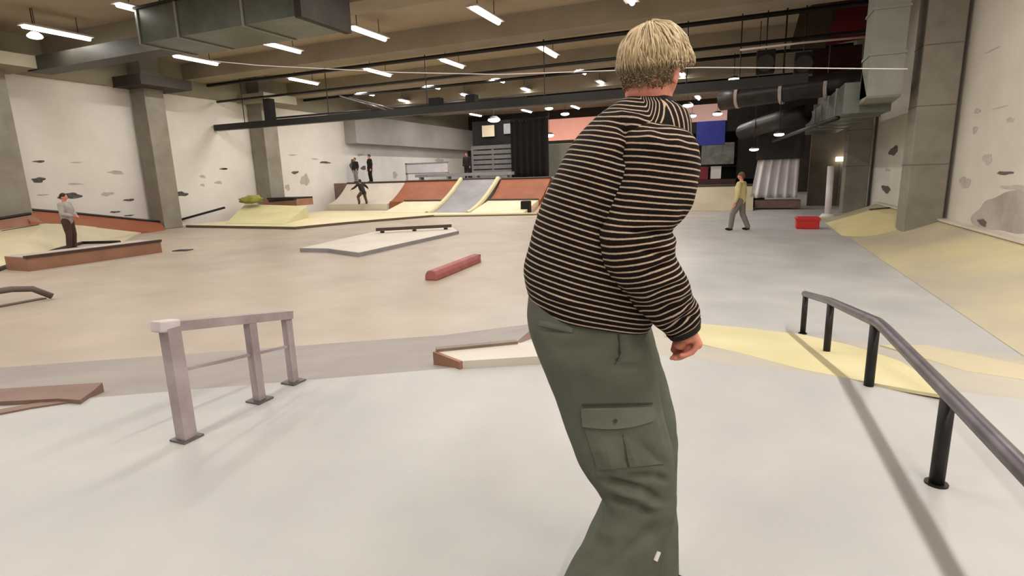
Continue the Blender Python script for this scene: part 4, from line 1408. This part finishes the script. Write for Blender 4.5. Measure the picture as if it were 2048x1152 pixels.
def hand(mb, wrist, knuckles, side, nrm_, curl, length=0.062, thumb_dir=None, r0=0.0088, bends=(0.7, 1.05, 0.6)):
    """palm and five curled fingers; side runs from index to little finger, nrm_ is the way the fingers curl"""
    fwd = knuckles - wrist
    L = np.linalg.norm(fwd)
    fwd = fwd / L
    side = side - fwd * (side @ fwd)
    side /= np.linalg.norm(side)
    nn = np.cross(fwd, side)
    if nn @ nrm_ < 0:
        nn = -nn
    for f in (-1.05, -0.35, 0.35, 1.05):
        mb.capsule(wrist + side * 0.016 * f, knuckles + side * 0.0205 * f, 0.0165, 0.0135, 12)
    mb.capsule(wrist, knuckles, 0.02, 0.014, 12)
    mb.capsule(wrist + fwd * 0.02 + nn * 0.016 - side * 0.012, wrist + fwd * 0.02 + nn * 0.016 + side * 0.014, 0.017, 0.017, 12)
    for k, (off, ln, cu) in enumerate(((-0.031, 0.92, 0.85), (-0.0105, 1.0, 1.0), (0.0105, 0.95, 1.05), (0.030, 0.76, 1.1))):
        p = knuckles + side * off - fwd * (0.004 if k in (0, 3) else 0)
        ang = 0.0
        for j, (fr, cc) in enumerate(((0.48, curl * cu * bends[0]), (0.30, curl * cu * bends[1]), (0.22, curl * cu * bends[2]))):
            ang += cc
            q = p + (fwd * math.cos(ang) + nn * math.sin(ang)) * length * 1.15 * ln * fr
            mb.capsule(p, q, r0 * (1 - 0.06 * j), r0 * (0.94 - 0.08 * j), 10)
            p = q
    tb = wrist + fwd * 0.022 - side * 0.026 + nn * 0.006
    td = thumb_dir if thumb_dir is not None else fwd * 0.6 - side * 0.5 + nn * 0.55
    td = td / np.linalg.norm(td)
    m1 = tb + td * 0.036
    m2 = m1 + (td * 0.8 + fwd * 0.4) / np.linalg.norm(td * 0.8 + fwd * 0.4) * 0.028
    mb.capsule(wrist - side * 0.012, tb, 0.016, 0.014, 12)
    mb.capsule(tb, m1, 0.0135, 0.011, 12)
    mb.capsule(m1, m2, 0.011, 0.009, 12)


# right hand hangs loosely closed, back of the hand to the right
kn = at(1389, 684, 1.445)
hand(mb, wrR + np.array((0, 0, -0.005)), kn, -FH * 1.0 + RH * 0.1, -RH - UPW * 0.2, 0.95, 0.070, thumb_dir=-RH * 0.5 - UPW * 0.8 + FH * 0.3, bends=(1.15, 0.5, 0.35))
mb.ball(at(1361, 688, 1.447), (0.02, 0.024, 0.016))
hand(mb, wrL, wrL + np.array((0.02, 0.03, -0.07)), RH, -FH, 0.5)
body = mb.build('body', M_skin, skater, smooth=True, clean=False)
remesh(body, 0.0042, 3)
for sx in (-1, 1):
    e = MB().ball(hp(sx * 0.031, 0.082, 0.006), 0.0115, None, 16, 12).build('eye', mat('eye_white', (226, 222, 216), 0.3), skater, smooth=True)
    MB().ball(hp(sx * 0.031, 0.0905, 0.006), (0.0055, 0.004, 0.0055), HM, 12, 8).build('iris', mat('iris_grey', (62, 74, 78), 0.3), e, smooth=True)

# ---- hair: cap plus locks
rnd = random.Random(11)
hb = MB()
tone = []


def cap_point(d, extra=0.0):
    """surface of the hair mass in head space for direction d"""
    base = np.array((0.075, 0.097, 0.117)) * d
    q_ = max(0.0, min(1.0, (d[2] + 0.55) / 0.95))
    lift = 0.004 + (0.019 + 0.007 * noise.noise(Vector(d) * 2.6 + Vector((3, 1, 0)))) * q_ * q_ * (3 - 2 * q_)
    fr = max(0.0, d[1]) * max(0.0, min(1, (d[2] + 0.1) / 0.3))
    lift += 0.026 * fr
    return base + d * (lift + extra)


nu, nv = 72, 44
v0 = len(hb.v)
vs, keep = [], []
for i in range(nv + 1):
    th = math.pi * 0.80 * i / nv
    for k in range(nu):
        ph = 2 * math.pi * k / nu
        d = np.array([math.sin(th) * math.cos(ph), math.sin(th) * math.sin(ph), math.cos(th)])
        face = d[1] > 0.25
        limit = 0.30 + 0.35 * max(0, d[1] - 0.5) if face else (-0.80 if d[1] < -0.3 else -0.80 + (d[1] + 0.3) / 0.55 * 1.08)
        n_ = noise.noise(Vector(d) * 5) * 0.006 + noise.noise(Vector((d[0] * 16, d[1] * 16, d[2] * 4))) * 0.003
        vs.append(HC_ + HM @ (cap_point(d, n_ - 0.006)))
        keep.append(d[2] > limit)
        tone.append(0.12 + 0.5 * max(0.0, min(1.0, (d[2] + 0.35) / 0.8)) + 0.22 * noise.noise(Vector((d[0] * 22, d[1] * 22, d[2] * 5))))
fs = []
for i in range(nv):
    for k in range(nu):
        q = (i * nu + k, (i + 1) * nu + k, (i + 1) * nu + (k + 1) % nu, i * nu + (k + 1) % nu)
        if all(keep[j] for j in q):
            fs.append(q)
hb.add(vs, fs)
crown = np.array((0.05, -0.35, 0.93))
crown /= np.linalg.norm(crown)
for s_ in range(3600):
    while True:
        d = np.array([rnd.gauss(0, 1), rnd.gauss(0, 1), rnd.gauss(0, 1)])
        d /= np.linalg.norm(d)
        if d[2] < -0.55 or (d[1] > 0.2 and d[2] < 0.25):
            continue
        break
    # flow away from the crown
    t_ = d - crown * (d @ crown)
    t_ = t_ / (np.linalg.norm(t_) + 1e-6)
    t_ = t_ + np.array((rnd.gauss(0, .16) + 0.12 * noise.noise(Vector(d) * 3), rnd.gauss(0, .16), 0))
    low = d[2] < 0.05
    L = rnd.uniform(0.25, 0.45) if low else rnd.uniform(0.75, 1.25)
    npt = 10
    pts = []
    off = -0.003 + 0.007 * rnd.random()
    wave, wph = (0.0 if low else rnd.uniform(0, 0.0014)), rnd.uniform(0, 6)
    if low:
        off = -0.004 + 0.003 * rnd.random()
    for j in range(npt):
        f = j / (npt - 1)
        a = L * f
        dd = d * math.cos(a) + t_ * math.sin(a)
        dd = dd / np.linalg.norm(dd)
        if dd[2] < -0.62 + 0.03 * wph + max(0.0, min(0.62, (dd[1] + 0.35) * 1.0)):
            break
        pts.append(HC_ + HM @ cap_point(dd, off + 0.004 * math.sin(f * math.pi) + (0.003 * f if not low else 0) + wave * math.sin(wph + f * 7)))
    if len(pts) < 4:
        continue
    r_ = rnd.uniform(0.0011, 0.0023) * (0.7 if d[2] < 0.05 else 1.0)
    n0 = len(hb.v)
    hb.tube(pts, [r_ * (0.6 + 0.6 * math.sin(math.pi * min(1, 0.15 + j / len(pts)))) * (1 - 0.75 * (j / (len(pts) - 1)) ** 2) for j in range(len(pts))], 4)
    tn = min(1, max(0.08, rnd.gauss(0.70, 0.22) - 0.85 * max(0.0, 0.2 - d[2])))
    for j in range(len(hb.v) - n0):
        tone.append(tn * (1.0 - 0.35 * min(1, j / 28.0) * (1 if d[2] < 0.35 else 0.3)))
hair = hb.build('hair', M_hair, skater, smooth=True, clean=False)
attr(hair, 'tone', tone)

# ---- shoes and board below
ldir = (at(1330, 1150, 1.64) - at(1215, 1165, 1.52)) * (1, 1, 0)
ldir /= np.linalg.norm(ldir)
for k, a in enumerate((anR, anL)):
    c = np.array((a[0], a[1], 0.098))
    f = RH * 0.9 - FH * (0.1 + 0.3 * k)
    f /= np.linalg.norm(f)
    s = np.cross(f, UPW)
    SM = np.array([s, f, UPW]).T
    sh = MB().ball(c + f * 0.06 + (0, 0, .045), (0.046, 0.125, 0.045), SM, 24, 14, lambda d, p: np.array((p[0], p[1], max(p[2], -0.03) * (1.0 - 0.35 * max(0, d[1]))))).capsule(c + (0, 0, 0.05), c + (0, 0, 0.1), 0.045, 0.042).build('shoe', mat('shoe_black', (30, 28, 30), 0.7), skater, smooth=True)
    MB().prism([c + SM @ np.array((0.047 * math.cos(q), 0.06 + 0.135 * math.sin(q), 0.018)) for q in np.linspace(0, 2 * math.pi, 24, endpoint=False)],
               [c + SM @ np.array((0.047 * math.cos(q), 0.06 + 0.135 * math.sin(q), 0.0)) for q in np.linspace(0, 2 * math.pi, 24, endpoint=False)]).build('sole', M_white, sh)
bc = (anR + anL) / 2 * (1, 1, 0) - RH * 0.04 - FH * 0.075
bd = RH * 0.98 + FH * 0.15
bd /= np.linalg.norm(bd)
bs = np.cross(bd, UPW)
board = thing('skateboard', 'skateboard under the shoes of the skater', 'skateboard', (bc[0], bc[1], 0))
tp, bt = [], []
for q in np.linspace(0, 2 * math.pi, 40, endpoint=False):
    u = math.copysign(abs(math.cos(q)) ** 0.55, math.cos(q)) * 0.40
    w = math.copysign(abs(math.sin(q)) ** 0.8, math.sin(q)) * 0.105
    z = 0.086 + max(0, abs(u) - 0.28) * 0.35
    p = bc + bd * u + bs * w
    tp.append(p * (1, 1, 0) + (0, 0, z + .011))
    bt.append(p * (1, 1, 0) + (0, 0, z))
MB().prism(tp, bt).build('deck', mat('griptape', (24, 24, 25), 0.95), board)
for u in (-0.22, 0.22):
    c = bc * (1, 1, 0) + bd * u
    tr = MB().beam(c - bs * 0.075 + (0, 0, .052), c + bs * 0.075 + (0, 0, .052), 0.03, 0.03).box(c + (-.025, -.025, .045), c + (.025, .025, .088)).build('truck', M_steel, board)
    for w in (-0.092, 0.092):
        p = c + bs * w + (0, 0, 0.026)
        MB().tube([p - bs * .016, p + bs * .016], 0.026, 16).build('wheel', M_white, tr, smooth=True)


# ---- people farther away
def figure(label, base, yaw, H, shirt, trouser, hairc, pose, grp=None):
    """small standing or skating person; pose overrides joints in units of the height (x right, y ahead, z up)"""
    base = np.asarray(base, float)
    t = thing('person', label, 'person', base, grp)
    cy, sy = math.cos(yaw), math.sin(yaw)
    J = dict(pel=(0, 0, .53), chest=(0, .01, .72), neck=(0, 0, .83), head=(0, .012, .925), sL=(-.115, 0, .80), sR=(.115, 0, .80), eL=(-.15, -.01, .63), eR=(.15, -.01, .63), wL=(-.14, .04, .48), wR=(.14, .04, .48),
             hL=(-.052, 0, .51), hR=(.052, 0, .51), kL=(-.06, .02, .28), kR=(.06, .02, .28), aL=(-.065, -.01, .045), aR=(.065, -.01, .045))
    J.update(pose)
    W = {k: base + np.array((v[0] * cy - v[1] * sy, v[0] * sy + v[1] * cy, v[2])) * H for k, v in J.items()}
    fw, rt = np.array((-sy, cy, 0)), np.array((cy, sy, 0))
    M3 = np.array([rt, fw, UPW]).T
    m = MB()
    m.ball(W['head'], (0.044 * H, 0.056 * H, 0.068 * H), M3, 18, 14, head_small)
    m.ball(W['head'] + fw * 0.058 * H - UPW * 0.008 * H, 0.010 * H)
    for sx in (-1, 1):
        m.ball(W['head'] + rt * sx * 0.045 * H, (0.007 * H, 0.012 * H, 0.018 * H), M3, 8, 6)
    m.chain([W['neck'], W['head']], [.032 * H, .03 * H], 10)
    m.chain([W['pel'], W['chest'], W['neck']], [.075 * H, .085 * H, .035 * H], 12)
    for s in 'LR':
        m.chain([W['chest'] + UPW * .05 * H, W['s' + s], W['e' + s], W['w' + s]], [.05 * H, .032 * H, .024 * H, .017 * H], 10)
        m.chain([W['pel'], W['h' + s], W['k' + s], W['a' + s]], [.06 * H, .052 * H, .034 * H, .024 * H], 10)
        fd = W['w' + s] - W['e' + s]
        fd /= np.linalg.norm(fd)
        hand(m, W['w' + s], W['w' + s] + fd * .05 * H, fw, -UPW + fw * .3, .45, .055, r0=.0095)
    remesh(m.build('body', M_skin, t, smooth=True, clean=False), 0.0095, 1)
    m = MB()
    m.chain([W['pel'] + UPW * .0 * H, W['chest'], W['neck'] - UPW * .02 * H], [.088 * H, .10 * H, .05 * H], 14)
    for s in 'LR':
        m.chain([W['chest'] + UPW * .05 * H, W['s' + s], W['e' + s], W['e' + s] * .15 + W['w' + s] * .85], [.06 * H, .044 * H, .036 * H, .028 * H], 12)
    remesh(m.build('shirt', shirt, t, smooth=True, clean=False), 0.02, 3)
    m = MB()
    for s in 'LR':
        m.chain([W['pel'], W['h' + s], W['k' + s], W['a' + s] + UPW * .02 * H], [.082 * H, .068 * H, .05 * H, .042 * H], 12)
    remesh(m.build('trousers', trouser, t, smooth=True, clean=False), 0.02, 3)
    m = MB()
    m.ball(W['head'] + UPW * .012 * H - fw * .008 * H, (0.050 * H, 0.058 * H, 0.064 * H), M3, 18, 12, lambda d, p: p if d[2] > -.1 or d[1] < -.3 else p * .75)
    m.build('hair', hairc, t, smooth=True)
    for s in 'LR':
        c = W['a' + s]
        MB().ball(c + fw * .03 * H - UPW * .02 * H, (0.026 * H, 0.07 * H, 0.024 * H), M3, 16, 10).capsule(c, c + UPW * .02 * H, .024 * H, .024 * H).build('shoe', M_blackmatt, t, smooth=True)
    return t, W


def head_small(d, p):
    x, y, z = p
    if d[2] < 0:
        k = (-d[2]) ** 1.4
        x *= 1 - 0.3 * k
        y = y * (1 - .15 * k) + .01 * k
    return np.array((x, y, z))


M_darkhair = mat('dark_hair', (36, 28, 24), 0.7)
M_fairhair = mat('brown_hair', (96, 74, 52), 0.7)
M_cloth_dark = mat('dark_cloth', (34, 28, 28), 0.9, scale=6, c2=(46, 40, 38))
M_cloth_grey = mat('grey_cloth', (150, 144, 138), 0.9, scale=6, c2=(168, 162, 156))
M_cloth_tan = mat('tan_cloth', (188, 176, 120), 0.9, scale=6, c2=(204, 190, 138))
M_cloth_brown = mat('brown_cloth', (84, 60, 50), 0.9, scale=6, c2=(98, 74, 62))
crouch = dict(pel=(0, -.10, .40), chest=(0, .02, .56), neck=(0, .07, .66), head=(0, .10, .75), sL=(-.115, .04, .64), sR=(.115, .04, .64), eL=(-.22, .06, .55), eR=(.22, .06, .55), wL=(-.28, .16, .50), wR=(.28, .14, .52),
              hL=(-.05, -.09, .38), hR=(.05, -.09, .38), kL=(-.12, .06, .25), kR=(.12, .06, .25), aL=(-.13, -.03, .045), aR=(.13, -.03, .045))
b0 = on_z(140, 492, ZF + .0)
figure('rider in a pale top and grey trousers standing behind the orange ledge', on_z(146, 500, ZF), math.radians(-60), 1.72, M_cloth_grey, mat('dark_brown_shorts', (70, 50, 44), .9), M_darkhair,
       dict(eL=(-.16, .03, .64), wL=(-.06, .12, .60), eR=(.16, .03, .64), wR=(.06, .13, .60)))
c = on_z(150, 462, ZF)
bag_c = on_z(143, 493, ZF)
pos = on_y(722, 405, 25.9)
figure('skater in dark clothes crouching on the pale quarter pipe', (pos[0], 26.05, 0.03), math.radians(60), 1.7, M_cloth_dark, M_cloth_brown, M_darkhair, crouch)
pos = on_y(742, 360, 29.2)
figure('person in black standing on the far platform by the white wall', (pos[0], 29.2, 1.22), math.radians(150), 1.72, M_blackmatt, M_blackmatt, M_darkhair, {})
pos = on_y(707, 358, 29.6)
figure('person in dark grey standing left of the one in black', (pos[0], 29.9, 1.22), math.radians(170), 1.6, M_cloth_dark, mat('mid_grey_cloth', (150, 146, 144), .9), M_fairhair, {})
pos = on_y(929, 352, 31)
figure('small dark figure standing behind the grey bench', (pos[0], 31.4, 1.22), math.radians(180), 1.65, M_cloth_dark, M_blackmatt, M_darkhair, {})
figure('person in a yellowish top bending on the floor right of the skater', on_z(1478, 461, ZF), math.radians(70), 1.75, M_cloth_tan, mat('grey_trouser', (120, 112, 106), .9), M_fairhair,
       dict(kL=(-.07, .10, .28), aL=(-.07, .12, .045), kR=(.07, -.02, .28), aR=(.07, -.12, .05)))
